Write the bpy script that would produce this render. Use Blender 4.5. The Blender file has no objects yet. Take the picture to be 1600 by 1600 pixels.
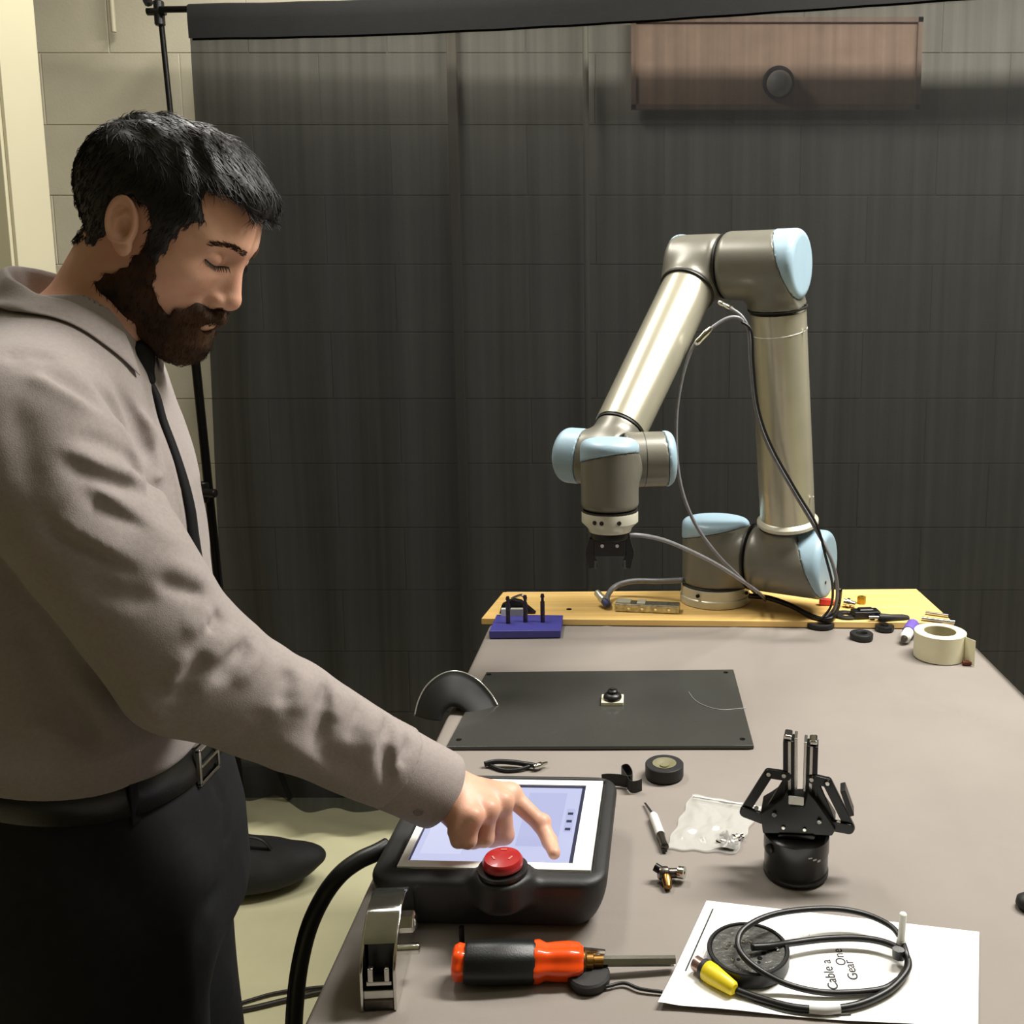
import bpy, bmesh, math, random
import numpy as np
from mathutils import Vector, Matrix, noise
random.seed(7); np.random.seed(7)
C = bpy.context.scene.collection
PI = math.pi
def V(*a): return Vector(a if len(a) > 1 else a[0])
# ---------------------------------------------------------------- camera
PITCH = math.atan(217/1500); CAMZ = 1.57
cd = bpy.data.cameras.new('camera'); cam = bpy.data.objects.new('camera', cd); C.objects.link(cam)
cam.location = (0, 0, CAMZ); cam.rotation_euler = (PI/2-PITCH, 0, 0)
cd.sensor_width = 36; cd.lens = 36*1500/1600; cd.shift_x = -194/1600; cd.shift_y = -100/1600
cd.clip_start = .05; cd.clip_end = 50
bpy.context.scene.camera = cam
# ---------------------------------------------------------------- world, lights, exposure
sc = bpy.context.scene
sc.view_settings.view_transform = 'Standard'; sc.view_settings.look = 'None'
sc.view_settings.exposure = 0.0; sc.view_settings.gamma = 1; sc.view_settings.use_curve_mapping = False
w = bpy.data.worlds.new('world'); sc.world = w; w.use_nodes = True
w.node_tree.nodes['Background'].inputs[0].default_value = (1.0, .95, .86, 1)
w.node_tree.nodes['Background'].inputs[1].default_value = .06
def area(name, loc, sx, sy, power, col=(1, .965, .91), rot=(0, 0, 0)):
    d = bpy.data.lights.new(name, 'AREA'); d.shape = 'RECTANGLE'; d.size = sx; d.size_y = sy
    d.energy = power; d.color = col
    o = bpy.data.objects.new(name, d); C.objects.link(o); o.location = loc; o.rotation_euler = rot
    return o
area('fill_lamp', (1.15, 1.59, 2.98), 1.5, .28, 120)
area('fill_lamp', (.9, .45, 2.98), 1.2, .28, 4.5)  # unseen lamp, added as weak fill
area('fill_lamp', (-.75, 1.95, 2.98), .28, 1.0, 26)
# ---------------------------------------------------------------- pixel helpers: a photo pixel (1600 frame) to a point in the room
F = 1500.0
def ray(px, py):
    x, u = px-994, 700-py
    return Vector((x, F*math.cos(PITCH)+u*math.sin(PITCH), -F*math.sin(PITCH)+u*math.cos(PITCH)))
def PY(px, py, y):
    d = ray(px, py); t = y/d.y
    return Vector((d.x*t, y, CAMZ+d.z*t))
def PZ(px, py, z):
    d = ray(px, py); t = (z-CAMZ)/d.z
    return Vector((d.x*t, d.y*t, z))
TZ = .93
def PT(px, py, dz=0): return PZ(px, py, TZ+dz)
# ---------------------------------------------------------------- materials
def s2l(c): return tuple((x/12.92 if x <= .04045 else ((x+.055)/1.055)**2.4) for x in [v/255 for v in c])
def mat(name, rgb, rough=.5, metal=0, var=.0, vscale=20, bump=0, bscale=200, spec=.5, coat=0, emis=None, es=0, trans=0, alpha=1, sss=0, rgb2=None, stretch=None, sheen=0):
    m = bpy.data.materials.new(name); m.use_nodes = True
    nt = m.node_tree; b = nt.nodes['Principled BSDF']; L = nt.links
    col = s2l(rgb)+(1,)
    b.inputs['Base Color'].default_value = col
    b.inputs['Roughness'].default_value = rough; b.inputs['Metallic'].default_value = metal
    b.inputs['Specular IOR Level'].default_value = spec
    b.inputs['Coat Weight'].default_value = coat
    b.inputs['Transmission Weight'].default_value = trans
    b.inputs['Alpha'].default_value = alpha
    b.inputs['Sheen Weight'].default_value = sheen
    if sss:
        b.inputs['Subsurface Weight'].default_value = sss; b.inputs['Subsurface Radius'].default_value = (.012, .004, .002); b.inputs['Subsurface Scale'].default_value = 1
    if emis: b.inputs['Emission Color'].default_value = s2l(emis)+(1,); b.inputs['Emission Strength'].default_value = es
    tc = nt.nodes.new('ShaderNodeTexCoord'); mp = nt.nodes.new('ShaderNodeMapping'); L.new(tc.outputs['Object'], mp.inputs[0])
    if stretch: mp.inputs['Scale'].default_value = stretch
    if var or rgb2:
        n = nt.nodes.new('ShaderNodeTexNoise'); n.inputs['Scale'].default_value = vscale; n.inputs['Detail'].default_value = 4
        L.new(mp.outputs[0], n.inputs['Vector'])
        cr = nt.nodes.new('ShaderNodeValToRGB'); L.new(n.outputs['Fac'], cr.inputs[0])
        c2 = s2l(rgb2) if rgb2 else tuple(x*(1-var) for x in col[:3])
        c1 = col[:3] if rgb2 else tuple(min(1, x*(1+var)) for x in col[:3])
        cr.color_ramp.elements[0].color = c2+(1,) if len(c2) == 3 else c2
        cr.color_ramp.elements[1].color = tuple(c1)+(1,)
        cr.color_ramp.elements[0].position = .35; cr.color_ramp.elements[1].position = .65
        L.new(cr.outputs[0], b.inputs['Base Color'])
    if bump:
        n2 = nt.nodes.new('ShaderNodeTexNoise'); n2.inputs['Scale'].default_value = bscale; n2.inputs['Detail'].default_value = 3
        L.new(mp.outputs[0], n2.inputs['Vector'])
        bp = nt.nodes.new('ShaderNodeBump'); bp.inputs['Strength'].default_value = bump; bp.inputs['Distance'].default_value = .002
        L.new(n2.outputs['Fac'], bp.inputs['Height']); L.new(bp.outputs[0], b.inputs['Normal'])
    return m
# ---------------------------------------------------------------- objects
def link(name, me, m, parent=None, smooth=40, bev=0, bseg=2, loc=None):
    """verts are in world space; they are stored relative to the parent's (or own) origin"""
    o = bpy.data.objects.new(name, me); C.objects.link(o)
    if parent is not None:
        p = parent; off = Vector((0, 0, 0))
        while p is not None: off += p.location; p = p.parent
        me.transform(Matrix.Translation(-off)); o.parent = parent
    else:
        if loc is None:
            n = len(me.vertices)
            if n:
                co = np.empty(n*3, np.float32); me.vertices.foreach_get('co', co); co = co.reshape(-1, 3)
                mn, mx = co.min(0), co.max(0); loc = Vector(((mn[0]+mx[0])/2, (mn[1]+mx[1])/2, mn[2]))
            else: loc = Vector((0, 0, 0))
        me.transform(Matrix.Translation(-Vector(loc))); o.location = loc
    if m: me.materials.append(m)
    if smooth:
        me.polygons.foreach_set('use_smooth', [True]*len(me.polygons))
        if smooth < 180 and not bev: me.set_sharp_from_angle(angle=math.radians(smooth))
    if bev:
        bm_ = o.modifiers.new('bevel', 'BEVEL'); bm_.width = bev; bm_.segments = bseg; bm_.limit_method = 'ANGLE'; bm_.angle_limit = math.radians(35)
        bm_.harden_normals = True
    return o
def tag(o, label, cat, group=None, kind=None):
    o['label'] = label; o['category'] = cat
    if group: o['group'] = group
    if kind: o['kind'] = kind
    return o
def thing(name, label, cat, loc, group=None):
    o = bpy.data.objects.new(name, None); C.objects.link(o); o.location = loc; o.empty_display_size = .05
    return tag(o, label, cat, group)
def copy_tree(o, delta, label=None):
    c = o.copy(); C.objects.link(c); c.location = Vector(o.location)+Vector(delta)
    if label: c['label'] = label
    for ch in list(o.children):
        d = ch.copy(); C.objects.link(d); d.parent = c
        for g in list(ch.children):
            e = g.copy(); C.objects.link(e); e.parent = d
    return c
def frame(d, up=(0, 0, 1)):
    d = Vector(d).normalized(); u = Vector(up)
    if abs(d.dot(u)) > .98: u = Vector((0, 1, 0))
    a = u.cross(d).normalized(); b = d.cross(a).normalized()
    return a, b, d
class MB:
    def __init__(s): s.v = []; s.f = []
    def add(s, vs, fs):
        k = len(s.v); s.v += [tuple(x) for x in vs]; s.f += [tuple(i+k for i in f) for f in fs]; return s
    def box(s, c, size, ax=None, rz=0):
        c = Vector(c); hx, hy, hz = [x/2 for x in size]
        if ax is None:
            ax = (Vector((math.cos(rz), math.sin(rz), 0)), Vector((-math.sin(rz), math.cos(rz), 0)), Vector((0, 0, 1)))
        vs = [c+ax[0]*hx*i+ax[1]*hy*j+ax[2]*hz*k for k in (-1, 1) for j in (-1, 1) for i in (-1, 1)]
        return s.add(vs, [(0, 2, 3, 1), (4, 5, 7, 6), (0, 1, 5, 4), (2, 6, 7, 3), (0, 4, 6, 2), (1, 3, 7, 5)])
    def bar(s, a, b, w, h, up=(0, 0, 1)):
        a, b = Vector(a), Vector(b); x, y, d = frame(b-a, up)
        return s.box((a+b)/2, (w, h, (b-a).length), (x, y, d))
    def lathe(s, prof, o, d=(0, 0, 1), n=32, up=(0, 0, 1)):
        """prof: [(radius, height along d)]; r=0 ends are closed"""
        o = Vector(o); x, y, d = frame(d, up); vs = []; fs = []; rows = []
        for r, h in prof:
            if r < 1e-7: rows.append([len(vs)]); vs.append(o+d*h)
            else:
                rows.append(list(range(len(vs), len(vs)+n)))
                vs += [o+d*h+(x*math.cos(2*PI*i/n)+y*math.sin(2*PI*i/n))*r for i in range(n)]
        for A, B in zip(rows, rows[1:]):
            for i in range(n):
                j = (i+1) % n
                if len(A) == 1 and len(B) == 1: continue
                if len(A) == 1: fs.append((A[0], B[j], B[i]))
                elif len(B) == 1: fs.append((A[i], A[j], B[0]))
                else: fs.append((A[i], A[j], B[j], B[i]))
        return s.add(vs, fs)
    def cyl(s, a, b, r, r2=None, n=24, e=0):
        a, b = Vector(a), Vector(b); h = (b-a).length; r2 = r if r2 is None else r2
        pr = [(0, 0), (r-e, 0)]
        if e: pr += [(r, e), (r2, h-e)]
        else: pr += [(r2, h)]
        if e: pr += [(r2-e, h)]
        pr += [(0, h)]
        return s.lathe(pr, a, b-a, n)
    def tube(s, pts, r, n=8, sub=6, closed=False, cap=True, rs=None, flat=None):
        P = spline(pts, sub, closed); N = len(P); vs = []; fs = []
        T = []
        for i in range(N):
            a = P[(i-1) % N] if closed or i > 0 else P[0]; b = P[(i+1) % N] if closed or i < N-1 else P[-1]
            T.append((b-a).normalized() if (b-a).length > 1e-9 else Vector((1, 0, 0)))
        x, y, _ = frame(T[0]); fr = []
        for i in range(N):
            x = (x-T[i]*x.dot(T[i])).normalized(); y = T[i].cross(x); fr.append((x.copy(), y.copy()))
        for i in range(N):
            rr = r if rs is None else float(np.interp(i/(N-1), np.linspace(0, 1, len(rs)), rs))
            for k in range(n):
                q = 2*PI*k/n; ca, sa = math.cos(q)*rr, math.sin(q)*rr*(flat or 1)
                vs.append(P[i]+fr[i][0]*ca+fr[i][1]*sa)
        for i in range(N if closed else N-1):
            j = (i+1) % N
            for k in range(n):
                l = (k+1) % n; fs.append((i*n+k, i*n+l, j*n+l, j*n+k))
        if cap and not closed:
            fs.append(tuple(range(n))[::-1]); fs.append(tuple((N-1)*n+k for k in range(n)))
        return s.add(vs, fs)
    def ribbon(s, pts, side, w, t=.0004, sub=6):
        """flat strip with thickness along pts; side = direction of its width"""
        P = spline(pts, sub); side = Vector(side).normalized(); N = len(P); vs = []; fs = []
        for i in range(N):
            a = P[max(i-1, 0)]; b = P[min(i+1, N-1)]; T = (b-a).normalized(); nn = T.cross(side).normalized()
            for u, v in ((-1, -1), (1, -1), (1, 1), (-1, 1)): vs.append(P[i]+side*u*w/2+nn*v*t/2)
        for i in range(N-1):
            for k in range(4):
                l = (k+1) % 4; fs.append((i*4+k, i*4+l, i*4+4+l, i*4+4+k))
        fs.append((3, 2, 1, 0)); fs.append(tuple((N-1)*4+k for k in range(4)))
        return s.add(vs, fs)
    def prism(s, poly, o, x, y, h):
        """polygon in plane o + x*u + y*v, extruded by h along x cross y"""
        o, x, y = Vector(o), Vector(x).normalized(), Vector(y).normalized(); z = x.cross(y).normalized(); n = len(poly)
        vs = [o+x*u+y*v for u, v in poly]+[o+x*u+y*v+z*h for u, v in poly]
        return s.add(vs, [tuple(range(n))[::-1], tuple(range(n, 2*n))]+[(i, (i+1) % n, (i+1) % n+n, i+n) for i in range(n)])
    def mesh(s, name='m'):
        me = bpy.data.meshes.new(name); me.from_pydata(s.v, [], s.f)
        b = bmesh.new(); b.from_mesh(me); bmesh.ops.recalc_face_normals(b, faces=b.faces); b.to_mesh(me); b.free()
        return me
    def build(s, name, m, parent=None, **k): return link(name, s.mesh(name), m, parent, **k)
def spline(pts, sub=6, closed=False):
    pts = [Vector(p) for p in pts]; n = len(pts)
    if n < 3 or sub <= 1: return pts
    out = []
    g = (lambda i: pts[i % n]) if closed else (lambda i: pts[max(0, min(n-1, i))])
    for i in range(n if closed else n-1):
        a, b, c, d = g(i-1), g(i), g(i+1), g(i+2)
        for k in range(sub):
            t = k/sub
            out.append(.5*((2*b)+(c-a)*t+(2*a-5*b+4*c-d)*t*t+(3*b-a-3*c+d)*t**3))
    if not closed: out.append(pts[-1])
    return out
def rrect(w, h, r, n=5):
    out = []
    for cx, cy, a0 in ((w/2-r, h/2-r, 0), (-w/2+r, h/2-r, 90), (-w/2+r, -h/2+r, 180), (w/2-r, -h/2+r, 270)):
        for k in range(n+1):
            q = math.radians(a0+90*k/n); out.append((cx+r*math.cos(q), cy+r*math.sin(q)))
    return out
# ---------------------------------------------------------------- signed distance sculpting (numpy) and surface nets
A3 = lambda v: np.asarray(tuple(v), np.float32)
def s_ell(P, c, r, R=None):
    q = P-A3(c)
    if R is not None: q = q@np.asarray(R, np.float32)       # columns of R are the ellipsoid's axes
    r = A3(r); k0 = np.sqrt(((q/r)**2).sum(1)); k1 = np.sqrt(((q/(r*r))**2).sum(1))+1e-9
    return k0*(k0-1)/k1
def s_cap(P, a, b, ra, rb=None):
    rb = ra if rb is None else rb
    a, b = A3(a), A3(b); ba = b-a; pa = P-a
    h = np.clip((pa@ba)/(ba@ba+1e-12), 0, 1)
    return np.sqrt(((pa-h[:, None]*ba)**2).sum(1))-(ra+(rb-ra)*h)
def s_cyl(P, a, b, r, e=.004):
    a, b = A3(a), A3(b); h = np.linalg.norm(b-a); d = (b-a)/h; q = P-(a+b)/2
    z = q@d; rr = np.sqrt(np.maximum((q*q).sum(1)-z*z, 0))
    dx, dz = rr-(r-e), np.abs(z)-(h/2-e)
    return np.minimum(np.maximum(dx, dz), 0)+np.sqrt(np.maximum(dx, 0)**2+np.maximum(dz, 0)**2)-e
def s_box(P, c, half, R=None, e=.002):
    q = P-A3(c)
    if R is not None: q = q@np.asarray(R, np.float32)
    d = np.abs(q)-(A3(half)-e)
    return np.sqrt((np.maximum(d, 0)**2).sum(1))+np.minimum(d.max(1), 0)-e
def s_plane(P, o, n):
    n = A3(Vector(n).normalized()); return (P-A3(o))@n
def smin(a, b, k):
    h = np.clip(.5+.5*(b-a)/k, 0, 1); return b+(a-b)*h-k*h*(1-h)
def smax(a, b, k): return -smin(-a, -b, k)
def s_poly(U, W, poly):
    """signed distance to polygon in 2D"""
    poly = np.asarray(poly, np.float32); n = len(poly)
    d = np.full(U.shape, 1e9, np.float32); s = np.ones(U.shape, np.float32); inside = np.zeros(U.shape, bool)
    for i in range(n):
        x0, y0 = poly[i]; x1, y1 = poly[(i+1) % n]
        ex, ey = x1-x0, y1-y0; wx, wy = U-x0, W-y0
        t = np.clip((wx*ex+wy*ey)/(ex*ex+ey*ey+1e-12), 0, 1)
        d = np.minimum(d, (wx-ex*t)**2+(wy-ey*t)**2)
        c = ((y0 > W) != (y1 > W)) & (U < (x1-x0)*(W-y0)/((y1-y0) if abs(y1-y0) > 1e-12 else 1e-12)+x0)
        inside ^= c
    d = np.sqrt(d); return np.where(inside, -d, d)
def s_loft(P, st, n=2.4):
    """stations along z: (z, cx, cy, ax, ay); superellipse sections, open-ended above/below (clamped)"""
    st = np.asarray(st, np.float32); z = P[:, 2]
    cx, cy, a, b = [np.interp(z, st[:, 0], st[:, k]) for k in (1, 2, 3, 4)]
    x, y = np.abs(P[:, 0]-cx), np.abs(P[:, 1]-cy)
    k = ((x/a)**n+(y/b)**n)**(1/n)+1e-9
    g = np.sqrt(x*x+y*y)+1e-9
    return g*(1-1/k)
def nz(P, s, seed=0):
    """cheap smooth pseudo noise from sines, about -1..1"""
    x, y, z = (P*s).T; r = seed*1.7
    return (np.sin(x*1.0+1.3*np.sin(y*.9+r)+r)+np.sin(y*1.1+1.2*np.sin(z*.8+2*r)+1.1)+np.sin(z*1.05+1.4*np.sin(x*.7-r)+2.3))/3
def sdf_arrays(f, lo, hi, h, B=12):
    lo, hi = A3(lo), A3(hi); n = np.ceil((hi-lo)/h).astype(int)+1
    n = (np.ceil((n-1)/B).astype(int))*B
    nb = n//B
    vol = np.full(tuple(n), 1.0, np.float32)
    ib = np.stack(np.meshgrid(*[np.arange(k) for k in nb], indexing='ij'), -1).reshape(-1, 3)
    cen = lo+(ib*B+(B-1)/2)*h
    dv = f(cen.astype(np.float32)); R = B*h*.87*1.45+.002
    loc = np.stack(np.meshgrid(*[np.arange(B)]*3, indexing='ij'), -1).reshape(-1, 3)
    act = np.abs(dv) < R
    for i in np.nonzero(~act)[0]:
        x, y, z = ib[i]*B; vol[x:x+B, y:y+B, z:z+B] = np.sign(dv[i])
    ai = np.nonzero(act)[0]
    for s0 in range(0, len(ai), 200):
        ch = ai[s0:s0+200]
        pts = (lo+((ib[ch]*B)[:, None, :]+loc[None])*h).reshape(-1, 3).astype(np.float32)
        v = f(pts).reshape(len(ch), B, B, B)
        for k, i in enumerate(ch):
            x, y, z = ib[i]*B; vol[x:x+B, y:y+B, z:z+B] = v[k]
    S = vol < 0
    c = np.zeros(tuple(n-1), np.int8)
    for dx in (0, 1):
        for dy in (0, 1):
            for dz in (0, 1):
                c += S[dx:n[0]-1+dx, dy:n[1]-1+dy, dz:n[2]-1+dz]
    cells = np.argwhere((c > 0) & (c < 8))
    cid = np.full(tuple(n-1), -1, np.int32); cid[tuple(cells.T)] = np.arange(len(cells))
    co = [(a, b, d) for a in (0, 1) for b in (0, 1) for d in (0, 1)]
    val = np.stack([vol[cells[:, 0]+a, cells[:, 1]+b, cells[:, 2]+d] for a, b, d in co], 1)
    acc = np.zeros((len(cells), 3)); cnt = np.zeros(len(cells))
    for i in range(8):
        for j in range(i+1, 8):
            if sum(abs(p-q) for p, q in zip(co[i], co[j])) != 1: continue
            a, b = val[:, i], val[:, j]; m = (a < 0) != (b < 0)
            t = np.where(m, a/np.where(m, a-b, 1), 0)
            p = np.asarray(co[i])+(np.asarray(co[j])-np.asarray(co[i]))*t[:, None]
            acc += p*m[:, None]; cnt += m
    verts = lo+(cells+acc/cnt[:, None])*h
    faces = []
    for ax in range(3):
        o1, o2 = [(1, 2), (2, 0), (0, 1)][ax]
        sl0 = [slice(None)]*3; sl1 = [slice(None)]*3
        sl0[ax] = slice(0, -1); sl1[ax] = slice(1, None)
        D = S[tuple(sl0)] != S[tuple(sl1)]
        e = np.argwhere(D); ok = (e[:, o1] > 0) & (e[:, o2] > 0) & (e[:, o1] < n[o1]-1) & (e[:, o2] < n[o2]-1)
        e = e[ok]
        def cell(d1, d2):
            q = e.copy(); q[:, o1] -= d1; q[:, o2] -= d2; return cid[tuple(q.T)]
        quad = np.stack([cell(1, 1), cell(0, 1), cell(0, 0), cell(1, 0)], 1)
        flip = ~S[tuple(e.T)]
        quad[flip] = quad[flip][:, ::-1]
        faces.append(quad)
    faces = np.concatenate(faces); faces = faces[(faces >= 0).all(1)]
    return verts.astype(np.float32), faces
def mesh_np(name, verts, faces):
    me = bpy.data.meshes.new(name); me.vertices.add(len(verts)); me.vertices.foreach_set('co', np.asarray(verts, np.float32).ravel())
    k = faces.shape[1]; me.loops.add(len(faces)*k); me.loops.foreach_set('vertex_index', faces.astype(np.int32).ravel())
    me.polygons.add(len(faces)); me.polygons.foreach_set('loop_start', np.arange(0, len(faces)*k, k, dtype=np.int32))
    try: me.polygons.foreach_set('loop_total', np.full(len(faces), k, np.int32))
    except Exception: pass
    me.update(calc_edges=True); return me
def sculpt(name, f, lo, hi, h, m, parent=None, smooth=180, loc=None, M=None):
    v, q = sdf_arrays(f, lo, hi, h)
    if M is not None: v = v@np.asarray(M)[:3, :3].T.astype(np.float32)+np.asarray(M)[:3, 3].astype(np.float32)
    return link(name, mesh_np(name, v, q), m, parent, smooth=smooth, loc=loc)
# ================================================================ MATERIALS
M_ = {}
M_['wall'] = mat('painted_block', (196, 190, 168), .75, var=.05, vscale=6, bump=.25, bscale=160)
M_['mortar'] = mat('painted_mortar', (190, 184, 162), .85, bump=.2)
M_['wall_smooth'] = mat('wall_paint', (176, 165, 140), .7, var=.03, vscale=3)
M_['trim'] = mat('trim_paint', (196, 190, 162), .45, var=.02, vscale=5)
M_['ceiling'] = mat('ceiling_paint', (215, 212, 200), .9, var=.02, vscale=9)
M_['floor'] = mat('vinyl_floor', (214, 210, 172), .42, var=.05, vscale=5, bump=.05, bscale=60)
M_['black_metal'] = mat('black_metal', (22, 21, 20), .35, .6, var=.1, vscale=60)
M_['black_plastic'] = mat('black_plastic', (20, 20, 20), .38, var=.12, vscale=60, bump=.08, bscale=900)
M_['black_rubber'] = mat('black_rubber', (24, 24, 23), .55, var=.12, vscale=60, bump=.15, bscale=1200)
M_['black_cable'] = mat('black_cable', (14, 13, 12), .4, var=.1, vscale=90)
M_['grey_cable'] = mat('grey_cable', (120, 120, 122), .35, var=.1, vscale=90)
M_['dark_band'] = mat('black_hem', (12, 11, 11), .9, var=.15, vscale=40, bump=.2, bscale=300)
M_['steel'] = mat('brushed_steel', (200, 200, 195), .25, 1, var=.08, vscale=40)
M_['chrome'] = mat('chrome', (215, 215, 210), .12, 1, var=.06, vscale=30)
M_['white_plastic'] = mat('white_plastic', (225, 225, 218), .4, var=.02, vscale=40)
M_['cork'] = mat('brown_board', (226, 190, 158), .85, var=.08, vscale=14, bump=.2, bscale=120)
# ================================================================ ROOM
def struct(o): o['kind'] = 'structure'; return o
X0, X1, YB, YF, H = -2.7, 4.2, 2.94, -4.5, 3.0
struct(MB().box(((X0+X1)/2, (YB+YF)/2, -.05), (X1-X0+.3, YB-YF+.3, .1)).build('floor', M_['floor'], smooth=0))
struct(MB().box(((X0+X1)/2, (YB+YF)/2, H+.05), (X1-X0+.3, YB-YF+.3, .1)).build('ceiling', M_['ceiling'], smooth=0))
M_['wall_dim'] = mat('taupe_wall', (120, 112, 98), .8, var=.03, vscale=4)
struct(MB().box((X1+.06, (YB+YF)/2, H/2), (.1, YB-YF+.2, H)).build('wall_right', M_['wall_dim'], smooth=0))
struct(MB().box((X0-.06, (YB+YF)/2, H/2), (.1, YB-YF+.2, H)).build('wall_left', M_['wall_smooth'], smooth=0))
struct(MB().box(((X0+X1)/2, YF-.06, H/2), (X1-X0+.2, .1, H)).build('wall_front', M_['wall_dim'], smooth=0))
wb = struct(MB().box(((X0+X1)/2, YB+.065, H/2), (X1-X0+.2, .11, H)).build('wall_back', M_['mortar'], smooth=0))
# concrete blocks of the back wall: 406 x 203 mm, joints recessed
bw, bh, gap = .406, .203, .0026
full = None; meshes = {}
z = 2.109-bh*11
row = 0
while z < H:
    z0, z1 = max(z, 0), min(z+bh, H)
    x = X0-(bw/2 if row % 2 else 0)-.06
    while x < X1:
        xa, xb = max(x, X0), min(x+bw, X1)
        if xb-xa > .03 and z1-z0 > .03:
            key = (round(xb-xa, 3), round(z1-z0, 3))
            if key not in meshes:
                b = MB().box((0, 0, 0), (key[0]-gap, .03, key[1]-gap)); me = b.mesh('block'); me.materials.append(M_['wall']); meshes[key] = me
            o = bpy.data.objects.new('block', meshes[key]); C.objects.link(o); o.parent = wb
            jit = random.uniform(-.0006, .0006)
            o.location = Vector(((xa+xb)/2, YB+.0225+jit, (z0+z1)/2))-wb.location
            if key == (bw, bh):
                md = o.modifiers.new('bevel', 'BEVEL'); md.width = .0012; md.segments = 1
        x += bw
    z += bh; row += 1
# wall end at the left, nearer than the block wall, with its lit jamb
we = struct(MB().box((-1.985, 2.06, H/2), (1.43, .12, H)).build('wall_left_end', M_['wall_smooth'], smooth=0)); we.name = 'wall_side'
struct(MB().box((-1.266, 2.06, H/2), (.008, .128, H)).box((-1.30, 1.994, H/2), (.06, .012, H)).build('trim_1', M_['trim'], smooth=30, bev=.002))
struct(MB().box(((X0+X1)/2, YB-.012, .05), (X1-X0, .012, .1)).build('baseboard_back', mat('baseboard_grey', (96, 92, 78), .5, var=.05), smooth=0))
# ---- things fixed to the back wall, seen through the sheer top of the cloth
def ypy(px, py, y): p = PY(px, py, y); return p.x, p.z
xa, za = ypy(990, 32, 2.92); xb, zb = ypy(1432, 168, 2.92)
t = thing('notice_board', 'plain brown board on the wall behind the sheer top of the cloth', 'board', ((xa+xb)/2, 2.92, zb))
MB().box(((xa+xb)/2, 2.922, (za+zb)/2), (xb-xa, .008, za-zb)).build('panel', M_['cork'], t, smooth=0)
fr = MB()
for s in (xa, xb): fr.box((s, 2.916, (za+zb)/2), (.014, .014, za-zb+.014))
for s in (za, zb): fr.box(((xa+xb)/2, 2.916, s), (xb-xa+.014, .014, .014))
fr.build('frame', mat('board_frame', (190, 158, 128), .5, var=.1), t, smooth=0)
x, z = ypy(1217, 128, 2.90)
t = thing('wall_bell', 'round grey and white disc in front of the brown board, seen through the cloth', 'bell', (x, 2.915, z-.045))
MB().lathe([(0, 0), (.046, 0), (.046, .012), (.040, .018), (0, .02)], (x, 2.914, z), (0, -1, 0), 32).build('backplate', mat('bell_grey', (60, 56, 54), .5, var=.05), t)
MB().lathe([(.036, 0), (.036, .015), (.030, .034), (.018, .044), (0, .048)], (x, 2.9, z-.006), (0, -1, 0), 32).build('dome', M_['white_plastic'], t)
x, z = ypy(915, 120, 2.9)
c0 = MB().cyl((x, 2.90, 0.1), (x, 2.90, 2.98), .009, n=12)
tag(c0.build('conduit', M_['trim']), 'thin pale vertical conduit on the wall left of the brown board behind the cloth', 'pipe')
x, z = ypy(705, 120, 2.9)
tag(MB().box((x, 2.915, 1.6), (.028, .02, 2.7)).build('cable_trunking', M_['wall_smooth'], bev=.002), 'narrow vertical cable trunking on the wall behind the left half of the cloth', 'trunking')
x, z = ypy(172, 25, 2.9)  # added pale rod: the highlight along an upright block joint
tag(MB().cyl((x, 2.915, PY(172, 50, 2.915).z), (x, 2.915, 2.98), .007, n=10).build('joint_highlight', M_['trim']), 'short thin cream rod modelling the highlight of a block joint above the man', 'pipe')
# ================================================================ BACKDROP
YD = 2.745
def yd(x): return float(np.interp(x, [-1.35, 1.1], [2.745, 2.56]))      # the stand is angled: its right end comes nearer
def PD(px, py, dy=0):
    y = 2.6
    for _ in range(6): y = yd(PY(px, py, y).x)+dy
    return PY(px, py, y)
rodpts = [PD(px, py) for px, py in ((250, 15), (430, 12), (600, 7), (800, -3), (1000, -15), (1330, -38), (1650, -62), (1990, -88), (2150, -98))]
t = thing('backdrop_stand', 'black metal backdrop stand with a leaning pole and crossbar holding the black cloth', 'stand', (-1.2, 2.72, 0))
MB().tube(rodpts, .0085, 10, 4).build('crossbar', M_['black_metal'], t)
pa, pb = PY(250, 20, YD+.022), PY(305, 560, YD+.022)
foot = PY(371, 1200, YD+.022); dpole = (foot-pa).normalized()
foot = pa+dpole*((pa.z-.02)/-dpole.z)
MB().cyl(pa+Vector((0, 0, .02)), foot, .0075, n=12).build('pole', M_['black_metal'], t)
MB().cyl(pb-dpole*.1, foot, .0125, n=12).cyl(pb-dpole*.12, pb-dpole*.07, .017, n=12, e=.003).build('pole', M_['black_metal'], t)
kn = PY(330, 770, YD)
MB().cyl(kn+Vector((-.03, .0, 0)), kn+Vector((.018, -.01, 0)), .013, n=10, e=.003).cyl(kn+Vector((-.028, .012, -.03)), kn+Vector((-.028, .012, .03)), .019, n=12, e=.003).build('knob', M_['black_plastic'], t)
MB().cyl(pa+Vector((0, -.004, -.035)), pa+Vector((0, -.004, .03)), .014, n=10, e=.003).cyl(pa+Vector((-.03, -.01, .0)), pa+Vector((.02, -.01, .0)), .01, n=8).lathe([(0, 0), (.012, .004), (.012, .016), (0, .02)], pa+Vector((-.012, -.03, .012)), (0, -1, .6), 8).build('clamp', M_['black_plastic'], t)
for k, (dx, dy) in enumerate(((-.36, -.12), (-.10, -.36), (.10, .13))):
    MB().tube([foot+Vector((0, 0, .42)), foot+Vector((dx*.6, dy*.6, .2)), foot+Vector((dx, dy, -.008))], .009, 8, 3).build('leg', M_['black_metal'], t)
re_ = rodpts[-1]
MB().cyl(re_, (re_.x, re_.y, 0.0), .012, n=12).build('pole', M_['black_metal'], t)
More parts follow.
